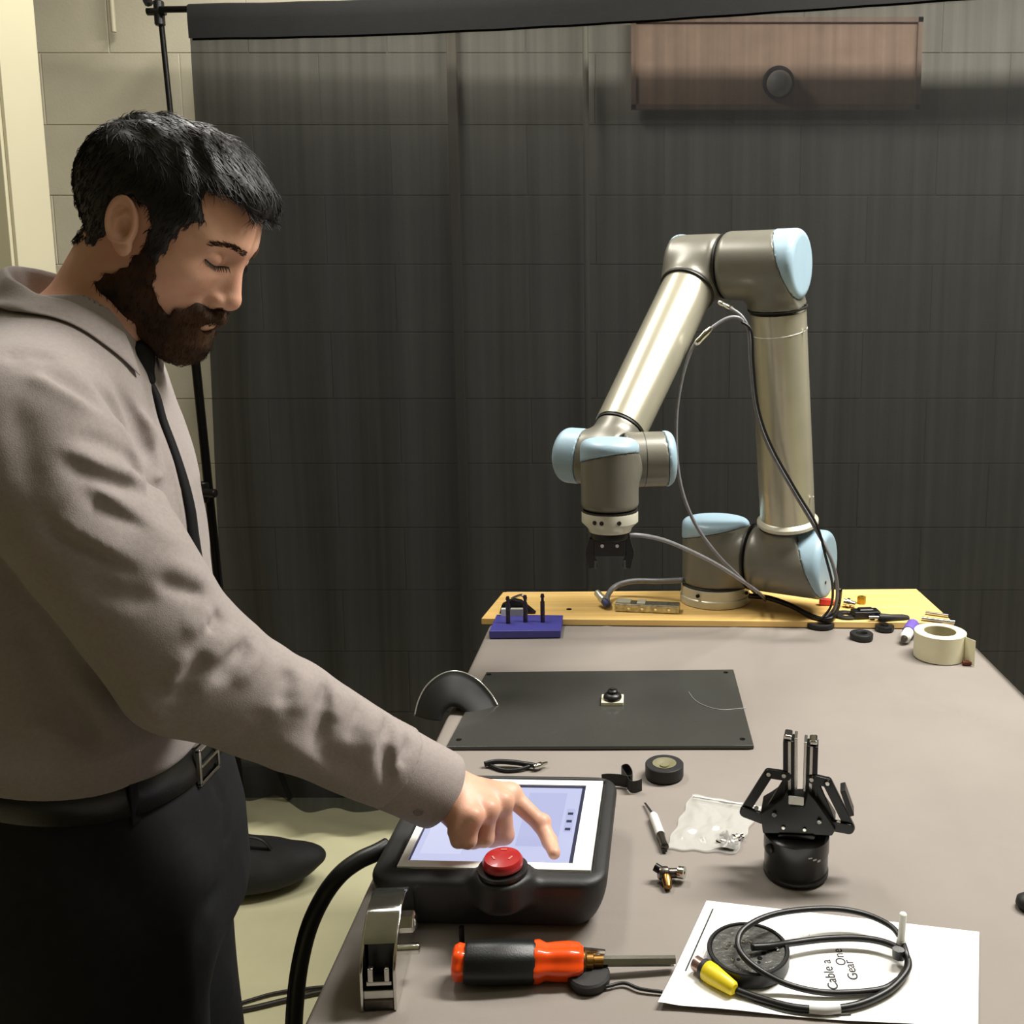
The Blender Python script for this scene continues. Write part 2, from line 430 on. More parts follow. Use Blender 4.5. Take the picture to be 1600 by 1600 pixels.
# cloth: sheer black sheet with a doubled hem along the crossbar
def cloth_mat():
    m = bpy.data.materials.new('sheer_black_cloth'); m.use_nodes = True; nt = m.node_tree; L = nt.links
    b = nt.nodes['Principled BSDF']; out = nt.nodes['Material Output']
    b.inputs['Base Color'].default_value = s2l((21, 21, 22))+(1,); b.inputs['Roughness'].default_value = .85; b.inputs['Specular IOR Level'].default_value = .12
    tr = nt.nodes.new('ShaderNodeBsdfTransparent'); mx = nt.nodes.new('ShaderNodeMixShader')
    tc = nt.nodes.new('ShaderNodeTexCoord'); mp = nt.nodes.new('ShaderNodeMapping'); mp.inputs['Scale'].default_value = (38, 1, .9)
    n = nt.nodes.new('ShaderNodeTexNoise'); n.inputs['Scale'].default_value = 1; n.inputs['Detail'].default_value = 3
    L.new(tc.outputs['Object'], mp.inputs[0]); L.new(mp.outputs[0], n.inputs['Vector'])
    mr = nt.nodes.new('ShaderNodeMapRange'); mr.inputs['From Min'].default_value = .3; mr.inputs['From Max'].default_value = .7
    mr.inputs['To Min'].default_value = .16; mr.inputs['To Max'].default_value = .23
    tr.inputs['Color'].default_value = (.90, .93, 1.0, 1)
    L.new(n.outputs['Fac'], mr.inputs['Value']); L.new(mr.outputs[0], mx.inputs[0])
    L.new(b.outputs[0], mx.inputs[1]); L.new(tr.outputs[0], mx.inputs[2]); L.new(mx.outputs[0], out.inputs['Surface'])
    n3 = nt.nodes.new('ShaderNodeTexNoise'); n3.inputs['Scale'].default_value = 260; L.new(tc.outputs['Object'], n3.inputs['Vector'])
    bp = nt.nodes.new('ShaderNodeBump'); bp.inputs['Strength'].default_value = .3; bp.inputs['Distance'].default_value = .001
    L.new(n3.outputs['Fac'], bp.inputs['Height']); L.new(bp.outputs[0], b.inputs['Normal'])
    return m
M_['cloth'] = cloth_mat()
NX, NZ = 420, 90
le = [PY(300, 50, YD), PY(330, 500, YD), PY(360, 940, YD), PY(380, 1225, YD)]
lz = [p.z for p in le][::-1]; lx = [p.x for p in le][::-1]
rx = np.array([p.x for p in rodpts]); rz_ = np.array([p.z for p in rodpts])
xr = rodpts[-1].x-.03
vs = np.zeros((NX+1, NZ+1, 3)); hemd = .078
for i in range(NX+1):
    u = (i/NX)**1.0
    for j in range(NZ+1):
        v = j/NZ
        xt = le[0].x+(xr-le[0].x)*u
        zt = np.interp(xt, rx, rz_)-.004
        zb = .104+.004*math.sin(u*40)
        zz = zt-hemd*.9*0-(zt-zb)*v
        xl = np.interp(zz, lz, lx); xx = xl+(xr-xl)*u
        g = math.exp(-u*3.2)                                 # gathered more at the left
        drop = v
        tp = min(1, v*9); f1 = .020*g*math.sin(xx*34+2.2*zz*g+1.2*math.sin(zz*1.7))*(.25+drop)
        f2 = .011*math.sin(xx*15+1.5*math.sin(zz*.9)+.6*zz)*(.15+drop)
        f3 = .030*g*drop*math.sin(xx*9-zz*3.4)
        f4 = .005*math.sin(xx*61+.5*zz)*(.3+.5*drop)
        vs[i, j] = (xx, yd(xx)-.002*(1-tp)-.010*tp+(f1+f2+f3+f4)*tp-.03*drop*g, zz)
idx = np.arange((NX+1)*(NZ+1)).reshape(NX+1, NZ+1)
qd = np.stack([idx[:-1, :-1], idx[:-1, 1:], idx[1:, 1:], idx[1:, :-1]], -1).reshape(-1, 4)
bk = link('backdrop_cloth', mesh_np('backdrop_cloth', vs.reshape(-1, 3), qd), M_['cloth'], smooth=180)
tag(bk, 'large sheer black cloth hanging from the crossbar behind the table', 'backdrop')
hm = MB()
hp = [Vector((x_, yd(x_), np.interp(x_, rx, rz_))) for x_ in np.linspace(le[0].x, xr, 60)]
vv, ff = [], []
for p in hp:
    for k, (dy, dz) in enumerate(((-.014, -hemd), (-.016, -.03), (-.014, .006), (0, .014), (.012, .006), (.012, -.03), (.008, -hemd))):
        vv.append(p+Vector((0, dy+.002*math.sin(p.x*30), dz)))
for i in range(len(hp)-1):
    for k in range(6): ff.append((i*7+k, i*7+k+1, i*7+8+k, i*7+7+k))
hm.add(vv, ff).build('hem', M_['dark_band'], bk, smooth=180)
# ================================================================ WORK TABLE, CLOTH, BOARD
TX0, TX1, TY0, TY1 = -.296, .648, -.15, 2.129
M_['table_top'] = mat('table_laminate', (150, 140, 120), .5, var=.05)
M_['tcloth'] = mat('grey_tablecloth', (132, 125, 118), .72, var=.035, vscale=7, bump=.12, bscale=700, spec=.35)
M_['board'] = mat('pale_pine_board', (236, 200, 128), .5, rgb2=(224, 182, 106), vscale=3, stretch=(1.5, 30, 30), bump=.05, bscale=90)
t = thing('work_table', 'long work table under the grey cloth', 'table', ((TX0+TX1)/2, 1.0, 0))
MB().box(((TX0+TX1)/2, (TY0+TY1)/2, TZ-.024), (TX1-TX0-.006, TY1-TY0-.006, .03)).build('table_top', M_['table_top'], t, bev=.003)
for x in (TX0+.07, TX1-.07):
    for y in (TY0+.1, TY1-.1):
        MB().cyl((x, y, 0), (x, y, TZ-.039), .02, n=12).build('leg', M_['black_metal'], t)
# cloth: a grid over the top with shallow creases, and hems falling over the sides
creases = [  # photo pixel polyline, height, half width
    ([(1362, 1068), (1420, 1085), (1480, 1108), (1505, 1118)], -.0016, .006),
    ([(1455, 1105), (1520, 1122), (1592, 1142)], -.0016, .006),
    ([(948, 965), (946, 1045)], .0007, .004), ([(1148, 968), (1170, 1100), (1200, 1300), (1215, 1480)], .0008, .005),
    ([(1335, 1000), (1400, 1090), (1470, 1210), (1560, 1400)], .0009, .006),
    ([(970, 1195), (1100, 1202), (1210, 1225)], .001, .006), ([(925, 1432), (1100, 1436), (1400, 1446), (1600, 1452)], -.0008, .004),
    ([(1010, 1180), (1170, 1200)], -.001, .005), ([(640, 1560), (760, 1590)], .001, .008), ([(1450, 1290), (1600, 1330)], .0009, .008)]
crw = []
for pl, a, wd in creases:
    P = [PT(*q) for q in pl]
    for p, q in zip(P, P[1:]): crw.append((p.x, p.y, q.x, q.y, a*1.9, wd))
dxs = .012
gx = np.arange(TX0, TX1+1e-6, (TX1-TX0)/80); gy = np.linspace(TY0, TY1, 300)
GX, GY = np.meshgrid(gx, gy, indexing='ij')
Z = np.full(GX.shape, TZ-.0005)
Z += .00055*(np.sin(GX*13+2*np.sin(GY*3))*np.sin(GY*7+1.5*np.sin(GX*5)))
for x0, y0, x1, y1, a, wd in crw:
    ex, ey = x1-x0, y1-y0
    tt = np.clip(((GX-x0)*ex+(GY-y0)*ey)/(ex*ex+ey*ey), 0, 1)
    dd = (GX-x0-ex*tt)**2+(GY-y0-ey*tt)**2
    Z += a*np.exp(-dd/wd**2)
Z = np.minimum(Z, TZ+.0007)
vs = list(np.stack([GX, GY, Z], -1).reshape(-1, 3)); nxg, nyg = GX.shape
idx = np.arange(nxg*nyg).reshape(nxg, nyg)
fq = list(np.stack([idx[:-1, :-1], idx[1:, :-1], idx[1:, 1:], idx[:-1, 1:]], -1).reshape(-1, 4))
# drops
def drop(edge, nrm):
    prev = edge; nn = len(edge)
    base = [np.array(vs[i]) for i in edge]
    for k in range(1, 15):
        cur = []
        for q, i in enumerate(edge):
            p = base[q].copy(); dz = [0, .002, .006, .014, .03, .06, .1, .16, .22, .29, .36, .43, .5, .57, .64][k]
            out = [0, .003, .006, .008, .010, .012, .014, .016, .019, .022, .025, .028, .031, .034, .037][k]
            wav = .012*math.sin(p[0]*17+p[1]*19)*min(1, dz*3)
            p[0] += nrm[0]*(out+wav); p[1] += nrm[1]*(out+wav); p[2] -= dz
            vs.append(p); cur.append(len(vs)-1)
        for a in range(nn-1): fq.append((prev[a], prev[a+1], cur[a+1], cur[a]))
        prev = cur
drop(list(idx[0, :]), (-1, 0)); drop(list(idx[-1, :]), (1, 0)); drop(list(idx[:, -1]), (0, 1)); drop(list(idx[:, 0]), (0, -1))
tc_ = link('tablecloth', mesh_np('tablecloth', np.array(vs), np.array(fq)), M_['tcloth'], smooth=180)
tag(tc_, 'smooth grey cloth spread over the long work table', 'tablecloth')
# pale wooden board at the far end, on which the robot stands
BZ = TZ+.014
bl, br, fr_, fl = PZ(786, 925, BZ), PZ(1432, 920, BZ), PZ(1491, 973, BZ), PZ(752, 966, BZ)
bo = MB().prism([(fl.x, fl.y), (fr_.x, fr_.y), (br.x, br.y), (bl.x, bl.y)], (0, 0, TZ+.0008), (1, 0, 0), (0, 1, 0), BZ-TZ-.0008)
tag(bo.build('wooden_board', M_['board'], bev=.0015), 'pale yellow wooden board across the far end of the table under the robot', 'board')
hl = PZ(889, 952, BZ)
MB().cyl((hl.x, hl.y, BZ-.001), (hl.x, hl.y, BZ+.0006), .006, n=14).build('screw_hole', M_['black_metal'], bpy.data.objects['wooden_board'])
# ================================================================ ROBOT ARM
def PP(px, py, o, n):
    d = ray(px, py); o = Vector(o); n = Vector(n); c = Vector((0, 0, CAMZ)); t = (o-c).dot(n)/d.dot(n); return c+d*t
M_['tube'] = mat('satin_tube', (190, 186, 166), .27, .55, var=.03, vscale=20)
M_['housing'] = mat('grey_housing', (116, 114, 103), .36, .25, var=.03, vscale=30, bump=.05, bscale=500)
M_['cap'] = mat('pale_blue_cap', (152, 178, 192), .38, 0, var=.03, vscale=30, bump=.06, bscale=400)
M_['ring'] = mat('dark_joint_ring', (26, 25, 22), .5, var=.1)
M_['cream'] = mat('cream_flange', (206, 204, 186), .4, .3, var=.03)
ph = math.radians(28)
Aa = Vector((math.cos(ph), -math.sin(ph), 0)); Uu = Vector((-math.sin(ph), -math.cos(ph), 0)); Zz = Vector((0, 0, 1))
B0 = Vector((PY(1117, 940, 2.02).x, 2.02, BZ))
rob = thing('robot', 'grey six-jointed robot arm with pale blue caps standing on the wooden board', 'robot', B0)
Rb = .0715
zt = 1.122
z_sh = 1.052
MB().lathe([(0, .0003), (.074, .0003), (.076, .002), (.076, .016), (.0735, .018), (.0735, .038), (0, .038)], B0, n=48).build('base_flange', M_['cream'], rob)
for k in range(4):
    q = math.radians(45+90*k+12)
    c = B0+Vector((math.cos(q), math.sin(q), 0))*.0745+Vector((0, 0, .028))
    MB().cyl(c, c+Vector((math.cos(q), math.sin(q), 0))*.004, .004, n=10).build('bolt', M_['black_metal'], rob)
zb = BZ+.041
MB().lathe([(.0700, .037), (.0718, .038), (.0718, .0415), (.07, .0425)], B0, n=48).build('joint_ring', M_['ring'], rob)
def capped(name, f_cyl, o, n, lo, hi, thick=.0012, h=.0032, core=None):
    """pale blue lid: an oblique slice of the cylinder's end"""
    pass
def slab(P): return P
# base joint housing with side stub
o_cut = B0+Vector((0, 0, zt-BZ-.026)); n_cut = Vector((-.20, .18, 1))
def f_base(P):
    c = s_cyl(P, (B0.x, B0.y, zb), (B0.x, B0.y, zt), Rb, .010)
    st = s_cyl(P, (B0.x, B0.y, z_sh), Vector((B0.x, B0.y, z_sh))+Aa*.083, .066, .003)
    return smin(c, st, .02)
def f_base_h(P): return np.maximum(f_base(P), s_plane(P, o_cut, n_cut))
def f_base_c(P): return np.maximum(s_cyl(P, (B0.x, B0.y, zb), (B0.x, B0.y, zt+.002), Rb+.0012, .012), -s_plane(P, o_cut, n_cut))
def bb(*pts, m=.1):
    xs = np.array([tuple(p) for p in pts]); return xs.min(0)-m, xs.max(0)+m
lo, hi = bb((B0.x, B0.y, zb), (B0.x, B0.y, zt), Vector((B0.x, B0.y, z_sh))+Aa*.083, m=.085)
hb = sculpt('base_housing', f_base_h, lo, hi, .0032, M_['housing'], rob, smooth=50)
sculpt('cap', f_base_c, lo, hi, .003, M_['cap'], hb, smooth=50)
# shoulder
SH = Vector((B0.x, B0.y, z_sh))
S1 = SH+Aa*.167
E1 = S1+Uu*.12+Zz*.60
ud = (E1-S1).normalized()
MB().lathe([(.0675, .0828), (.0705, .084), (.0705, .0865), (.0675, .088)], SH, Aa, n=48).build('joint_ring', M_['ring'], rob)
def arm_housing(nm, c, s0, s1, r, tube_dir, r_st, l_st, cut_o, cut_n, capn, ax=Aa, k=.016, e=.014, rob=rob, h=.0032):
    def body(P): return smin(s_cyl(P, c+ax*s0, c+ax*s1, r, e), s_cyl(P, c, c+tube_dir*l_st, r_st, .003), k)
    lo, hi = bb(c+ax*s0, c+ax*s1, c+tube_dir*l_st, m=r+.012)
    fh = lambda P: np.maximum(body(P), s_plane(P, cut_o, cut_n))
    fc = lambda P: np.maximum(s_cyl(P, c+ax*s0, c+ax*s1+ax*(.0015 if s1 > abs(s0)*0 else 0), r+.0012, e), -s_plane(P, cut_o, cut_n))
    ho = sculpt(nm, fh, lo, hi, h, M_['housing'], rob, smooth=50)
    cp = sculpt('cap', fc, lo, hi, h*.9, M_['cap'], ho, smooth=50)
    return ho
co = S1+Aa*.052
sh_h = arm_housing('shoulder_housing', S1, -.079, .082, .0705, ud, .060, .082, co, (Aa+Zz*.42+Uu*-.05), None)
def ringat(o, d, r, par=rob, w=.003, m='ring', nm='joint_ring'): return MB().lathe([(r-.004, -w/2), (r, -w/2), (r, w/2), (r-.004, w/2)], o, d, n=48).build(nm, M_[m], par)
ringat(S1+ud*.083, ud, .0605)
MB().lathe([(.02, .085), (.0605, .085), (.0625, .087), (.0625, .093), (.058, .098), (.054, .101), (.02, .101)], S1, ud, n=48).build('tube_collar', M_['cream'], rob)
L1 = (E1-S1).length
MB().lathe([(.03, .09), (.0555, .09), (.0555, .18), (.0545, L1*.6), (.0540, L1-.088), (.03, L1-.088)], S1, ud, n=56).build('upper_arm_tube', M_['tube'], rob)
# elbow, upper arm side
ringat(E1-ud*.081, ud, .0575)
co = E1+Aa*.024
el = arm_housing('elbow_housing', E1, -.102, .052, .0655, -ud, .0575, .080, co, (Aa+Uu*-.02+Zz*.34), None)
# forearm start (left of elbow)
F0 = SH+Uu*.12+Zz*.60+Aa*.008
W0 = SH+Uu*(.12+.36)+Zz*(1.322-z_sh)+Aa*.004
fd = (W0-F0).normalized(); L2 = (W0-F0).length
ringat(F0+Aa*.0555, Aa, .0620)
co = F0-Aa*.036
fh = arm_housing('forearm_housing', F0, -.052, .054, .062, fd, .0545, .068, co, (-Aa-Uu*.55+Zz*.1), None, ax=Aa)
ringat(F0+fd*.0695, fd, .0545)
MB().lathe([(.03, .071), (.0500, .071), (.0500, .09), (.0495, .11), (.0475, L2*.6), (.0455, L2-.066), (.02, L2-.066)], F0, fd, n=56).build('forearm_tube', M_['tube'], rob)
# wrist: horizontal joint then vertical tool joint
ringat(W0-fd*.063, fd, .0440)
def f_w(P): return smin(s_cyl(P, W0-Aa*.082, W0+Aa*.034, .0465, .010), s_cyl(P, W0-fd*.062, W0, .0425, .003), .014)
cL = W0-Aa*.047
def wl(P): return np.maximum(f_w(P), s_plane(P, cL, -Aa+Uu*.22+Zz*.10))
def wlc(P): return np.maximum(s_cyl(P, W0-Aa*.084, W0+Aa*.03, .0476, .014), -s_plane(P, cL, -Aa+Uu*.22+Zz*.10))
lo, hi = bb(W0-Aa*.084, W0+Aa*.034, W0-fd*.062, m=.055)
w1 = sculpt('wrist_housing', wl, lo, hi, .0026, M_['housing'], rob, smooth=50)
sculpt('cap', wlc, lo, hi, .0024, M_['cap'], w1, smooth=50)
V0 = Vector((-.0425, 1.522, 1.300))
c1 = W0+Aa*.036
Wa = Vector((.985, .17, 0)).normalized(); W1 = c1-Wa*.036
ringat(c1, Aa, .0450)
ringat(W1+Wa*.066, Wa, .0462, w=.0012)
cR = W1+Wa*.103
def f_w2(P): return s_cyl(P, c1-Wa*.004, W1+Wa*.116, .0460, .008)
lo, hi = bb(c1, W1+Wa*.12, m=.055)
w2 = sculpt('wrist_housing', lambda P: np.maximum(f_w2(P), s_plane(P, cR, Wa+Zz*.05)), lo, hi, .0026, M_['housing'], rob, smooth=50)
sculpt('cap', lambda P: np.maximum(s_cyl(P, c1, W1+Wa*.118, .0472, .014), -s_plane(P, cR, Wa+Zz*.05)), lo, hi, .0024, M_['cap'], w2, smooth=50)
vt, vb = Vector((V0.x, V0.y, 1.362)), Vector((V0.x, V0.y, 1.2505))
oc = Vector((V0.x, V0.y, 1.334)); nc = Vector((-.16, .22, 1))
def f_v(P): return smin(s_cyl(P, vb, vt, .0465, .010), s_cyl(P, V0+Vector((0, 0, .005)), W0+Aa*.04, .040, .003), .012)
lo, hi = bb(vb, vt, W0+Aa*.04, m=.055)
w3 = sculpt('tool_joint_housing', lambda P: np.maximum(f_v(P), s_plane(P, oc, nc)), lo, hi, .0026, M_['housing'], rob, smooth=50)
sculpt('cap', lambda P: np.maximum(s_cyl(P, vb, vt+Zz*.002, .0476, .014), -s_plane(P, oc, nc)), lo, hi, .0022, M_['cap'], w3, smooth=50)
MB().lathe([(.02, 0), (.0455, 0), (.0455, -.0028), (.02, -.0028)], (V0.x, V0.y, 1.2505), n=40).build('joint_ring', M_['ring'], rob)
tf = MB().lathe([(.01, -.003), (.0450, -.003), (.0458, -.005), (.0458, -.020), (.0360, -.030), (.0340, -.036), (.01, -.036)], (V0.x, V0.y, 1.2505), n=48).build('tool_flange', M_['cream'], rob)
for q in (-120, -105, -70):
    q = math.radians(q); c = Vector((V0.x, V0.y, 1.236))+Vector((math.cos(q), math.sin(q), 0))*.0445
    MB().cyl(c, c+Vector((math.cos(q), math.sin(q), 0))*.0022, .0036, n=10).build('socket', M_['black_plastic'], tf)
# small tool gripper under the flange
G0 = Vector((V0.x, V0.y, 1.2145))
gg = MB().lathe([(0, 0), (.030, 0), (.031, -.003), (.031, -.012), (.027, -.014), (0, -.014)], G0, n=28).box(G0+Vector((0, 0, -.026)), (.050, .034, .026))
gh = gg.build('gripper_body', M_['black_plastic'], rob, bev=.0012)
for s in (-1, 1):
    f = MB().bar(G0+Vector((s*.026, -.006, -.012)), G0+Vector((s*.033, -.006, -.036)), .010, .014).bar(G0+Vector((s*.033, -.006, -.034)), G0+Vector((s*.027, -.006, -.060)), .008, .014)
    f.build('gripper_finger', M_['black_plastic'], rob, bev=.001)
    MB().box(G0+Vector((s*.0235, -.006, -.054)), (.004, .012, .014)).build('fingertip', mat('grey_pad', (88, 88, 86), .5), rob, bev=.0006)
for x in (-.012, .012):
    c = G0+Vector((x, -.0172, -.021)); MB().cyl(c, c+Vector((0, -.002, 0)), .003, n=10).build('screw', M_['steel'], gh)
# cap screws, cable ties on the upper arm
for c, d in ((E1+Aa*.0505+Zz*.040-Uu*.012, Aa), (E1+Aa*.0505-Zz*.038+Uu*.01, Aa), (S1+Aa*.0835-Zz*.030+Uu*.02, Aa)):
    MB().cyl(c-d*.002, c+d*.0016, .0032, n=10).build('cap_screw', M_['black_metal'], rob)
def tie(s, r=.0535):
    c = S1+ud*s; a, b, d = frame(ud); o = MB()
    o.tube([c+(a*math.cos(q)+b*math.sin(q))*(r+.0008)+ud*.004*math.sin(q+1) for q in np.linspace(0, 2*PI, 25)[:-1]], .0012, 6, 1, closed=True)
    e = c+(Aa*.97+Uu*.24).normalized()*(r+.001)
    o.bar(e, e+Aa*.008+Zz*.004, .003, .002)
    o.build('cable_tie', M_['white_plastic'], rob)
tie(.148); tie(L1-.125, .053)
# ---- cables on the arm
def y_at(z): return float(np.interp(z, [S1.z, E1.z], [S1.y, E1.y]))
ca = [PY(1128, 474, 1.80), PY(1142, 482, 1.775), PY(1160, 496, 1.765), PY(1170, 520, 1.765), PY(1173, 570, 1.768), PY(1181, 640, 1.78), PY(1202, 700, 1.79), PY(1240, 768, 1.80), PY(1272, 822, 1.79), PY(1298, 872, 1.775), PY(1308, 915, 1.80), PY(1305, 948, 1.87), PT(1290, 966, .018)]
tag(MB().tube(ca, .0036, 8, 6).build('cable', M_['grey_cable'], smooth=180), 'grey cable running down the front of the robot upper arm from the elbow', 'cable')
ca2 = [p+Vector((.004, -.006, .003)) for p in ca[3:9]]
tag(MB().tube([ca[2]+Vector((-.002, -.003, -.008))]+ca2+[p+Vector((-.009, 0, 0)) for p in ca[9:12]]+[PT(1282, 968, .02)], .0026, 8, 6).build('cable', M_['black_cable'], smooth=180), 'thin dark cable tied beside the grey one on the robot upper arm', 'cable')
cb = [PY(1168, 512, 1.768), PY(1155, 497, 1.76), PY(1135, 498, 1.755), PY(1108, 516, 1.75), PY(1083, 542, 1.75), PY(1066, 590, 1.75), PY(1057, 650, 1.755), PY(1058, 720, 1.76), PY(1068, 775, 1.765), PY(1090, 825, 1.78), PY(1122, 868, 1.81), PY(1156, 902, 1.86), PT(1186, 933, .019)]
o = tag(MB().tube(cb, .0034, 8, 6).build('cable', M_['grey_cable'], smooth=180), 'grey cable hanging in a free curve between the elbow and the robot base', 'cable')
MB().tube([cb[3]+Vector((.004, 0, .004)), (cb[3]+cb[4])/2, cb[4]-Vector((-.004, 0, -.004))], .0062, 10, 4, rs=[.004, .0062, .0058, .0064, .004]).build('connector', M_['chrome'], o)
MB().tube([PY(1124, 472, 1.80), PY(1133, 477, 1.79), PY(1143, 482, 1.775)], .006, 10, 4, rs=[.005, .0066, .0055, .0066, .0045]).build('connector', M_['chrome'], o)
cc = [PY(982, 836, 1.518), PY(1005, 837, 1.53), PY(1040, 845, 1.57), PY(1085, 864, 1.64), PY(1125, 885, 1.72), PY(1160, 908, 1.80), PY(1188, 928, 1.89), PT(1196, 938, .019)]
tag(MB().tube(cc, .0036, 8, 6).build('cable', M_['grey_cable'], smooth=180), 'grey cable from the small gripper arcing down to the wooden board', 'cable')
cdp = [PZ(1170, 931, BZ+.024), PZ(1200, 934, BZ+.02), PZ(1235, 946, BZ+.012), PZ(1262, 960, BZ+.006), PZ(1285, 968, BZ+.004), PZ(1300, 965, BZ+.008), PY(1309, 945, 1.93), PY(1312, 920, 1.91)]
tag(MB().tube(cdp, .0058, 8, 6).build('cable', M_['black_cable'], smooth=180), 'thick black cable curling over the wooden board right of the robot base', 'cable')
# connector bundle left of the base
g1 = [B0+Vector((-.070, -.02, .05)), PZ(1030, 908, BZ+.040), PZ(990, 908, BZ+.036), PZ(962, 916, BZ+.026), PZ(949, 932, BZ+.014), PZ(951, 945, BZ+.008)]
tag(MB().tube(g1, .0060, 10, 6).build('cable', M_['grey_cable'], smooth=180), 'thick grey cable arching from the robot base to the left over the wooden board', 'cable')
t = thing('cable_connector', 'pale metal plug standing tilted at the end of the thick grey cable', 'connector', PZ(940, 940, BZ))
a_, b_ = PZ(932, 925, BZ+.03), PZ(950, 946, BZ+.010)
MB().lathe([(0, 0), (.006, 0), (.0075, .003), (.0075, .018), (.009, .019), (.009, .026), (.007, .028), (0, .03)], a_, b_-a_, 16).build('shell', mat('pale_metal', (205, 205, 185), .3, .6), t)
MB().lathe([(0, .030), (.0075, .030), (.0085, .040), (.006, .044), (0, .044)], a_, b_-a_, 16).build('sleeve', mat('blue_sleeve', (58, 66, 112), .5), t)
t = thing('sensor_box', 'flat silver metal box with screws beside the robot base, left side', 'box', PZ(1010, 952, BZ))
p0, p1 = PZ(962, 946, BZ+.009), PZ(1062, 950, BZ+.009)
xd = (p1-p0).normalized(); yd = Vector((-xd.y, xd.x, 0)); L_ = (p1-p0).length
MB().box((p0+p1)/2, (L_, .030, .017), (xd, yd, Zz)).build('body', mat('worn_metal', (176, 172, 150), .3, .85, var=.3, vscale=120), t, bev=.002)
MB().box(p0+xd*.018+Zz*.010, (.03, .022, .005), (xd, yd, Zz)).box(p0+xd*.055+Zz*.0098, (.018, .024, .004), (xd, yd, Zz)).build('lid', M_['cream'], t, bev=.001)
for k in range(4):
    c = p0+xd*(.030+.028*k)-yd*.0155
    MB().cyl(c, c-yd*.002, .0028, n=10).build('screw', M_['chrome'], t)
# ================================================================ THINGS ON THE TABLE
M_['plate'] = mat('dark_plate', (62, 62, 58), .16, 0, var=.05, vscale=9, spec=.5)
M_['blue'] = mat('blue_plastic', (66, 64, 142), .45, var=.06, vscale=30)
M_['tape'] = mat('cream_tape', (226, 222, 190), .6, var=.03, vscale=40, bump=.1, bscale=500)
M_['paper'] = mat('white_paper', (244, 243, 238), .75, var=.01)
M_['ink'] = mat('printed_ink', (40, 40, 42), .8)
M_['grey_ink'] = mat('pale_ink', (188, 188, 194), .8)
M_['yellow'] = mat('yellow_plastic', (218, 196, 30), .4, var=.05)
M_['orange'] = mat('orange_plastic', (240, 78, 18), .25, var=.08, vscale=30, coat=.4)
M_['brass'] = mat('brass', (150, 112, 62), .3, 1, var=.1, vscale=60)
M_['dark_steel'] = mat('dark_steel', (92, 86, 80), .3, .9, var=.2, vscale=90)
E0 = TZ+.0009
def prof_disc(r, h, e=.0008): return [(0, 0), (r-e, 0), (r, e), (r, h-e), (r-e, h), (0, h)]
# ---- dark glossy plate
c = [PZ(*q, TZ+.006) for q in ((697, 1167), (1178, 1165), (1146, 1046), (760, 1050))]
t = thing('dark_plate', 'large thin dark grey glossy plate lying in the middle of the table', 'plate', PT(940, 1110))
xd = (c[1]-c[0]).normalized(); poly = [(p.x, p.y) for p in c]
MB().prism(poly, (0, 0, E0), (1, 0, 0), (0, 1, 0), .0052).build('panel', M_['plate'], t, bev=.0008)
for q in ((717, 1156), (1160, 1155), (1134, 1051), (764, 1054)):
    p = PZ(*q, TZ+.006); MB().lathe([(.0022, .0002), (.0042, .0006), (.0042, 0), (.0022, 0)], p, n=12).cyl(p-Vector((0, 0, .002)), p+Vector((0, 0, .0003)), .0022, n=10).build('screw_hole', M_['black_metal'], t)
PZP = TZ+.0061
# pale square pad with the black knob
pc = PZ(957, 1098, PZP)
t = thing('foam_pad', 'small pale square pad in the middle of the dark plate', 'pad', pc)
MB().box(pc+Vector((0, .004, .003)), (.036, .034, .0058)).build('frame', M_['tape'], t, bev=.0008)
t = thing('round_stopper', 'black rounded knob resting on the pale square pad', 'stopper', pc+Vector((0, .004, .006)))
kb = pc+Vector((0, .002, .0061))
MB().lathe([(0, 0), (.0135, 0), (.0150, .002), (.0150, .005), (.0120, .009), (.0085, .010), (.0085, .014), (.0065, .016), (0, .016)], kb, n=28).build('body', M_['black_plastic'], t)
MB().lathe([(0, .0), (.004, 0), (.004, .002), (0, .003)], kb+Vector((0, 0, .016)), n=16).build('button', M_['black_rubber'], t)
# pale curved reflection in the glossy plate, modelled as a thin arc
o = MB().tube([PZ(*q, PZP+.0006) for q in ((1076, 1081), (1086, 1094), (1105, 1104), (1130, 1109), (1166, 1106))], .0006, 6, 6).build('reflection_arc', mat('reflection_arc', (150, 152, 146), .3), smooth=180)
tag(o, 'fine pale modelled thread on the right part of the dark plate', 'reflection')
# ---- black curved hoop at the table's left edge
t = thing('curved_strap', 'black half-round strap arching over the left edge of the table by the dark plate', 'strap', PT(745, 1108, .006))
hp = [(778, 1103, .0075), (765, 1088, .020), (745, 1072, .034), (722, 1062, .044), (700, 1060, .049), (680, 1066, .047), (662, 1080, .040), (652, 1098, .028), (648, 1118, .014)]
yy = PT(745, 1108).y
P1 = [PY(a, b, yy+.0) for a, b, _ in hp]
for k, p in enumerate(P1): p.y += .03*math.sin(k/8*PI)
vv, ff = [], []
S = spline(P1, 5); nS = len(S)
cen = PY(716, 1106, yy)
for i, p in enumerate(S):
    for k in range(7):
        v = k/6; q = p.lerp(cen+(p-cen)*.30, v); q = q+Vector((0, -.030*math.sin(v*PI*.5), -.004*v)); vv.append(q)
for i in range(nS-1):
    for k in range(6): ff.append((i*7+k, i*7+k+1, i*7+8+k, i*7+7+k))
sh = MB().add(vv, ff).build('shell', mat('gloss_black', (6, 6, 6), .55), t, smooth=180)
sm = sh.modifiers.new('thick', 'SOLIDIFY'); sm.thickness = .0015
MB().tube(P1, .0016, 8, 5).build('rim', mat('grey_rim', (205, 205, 198), .2, .7), t, smooth=180)
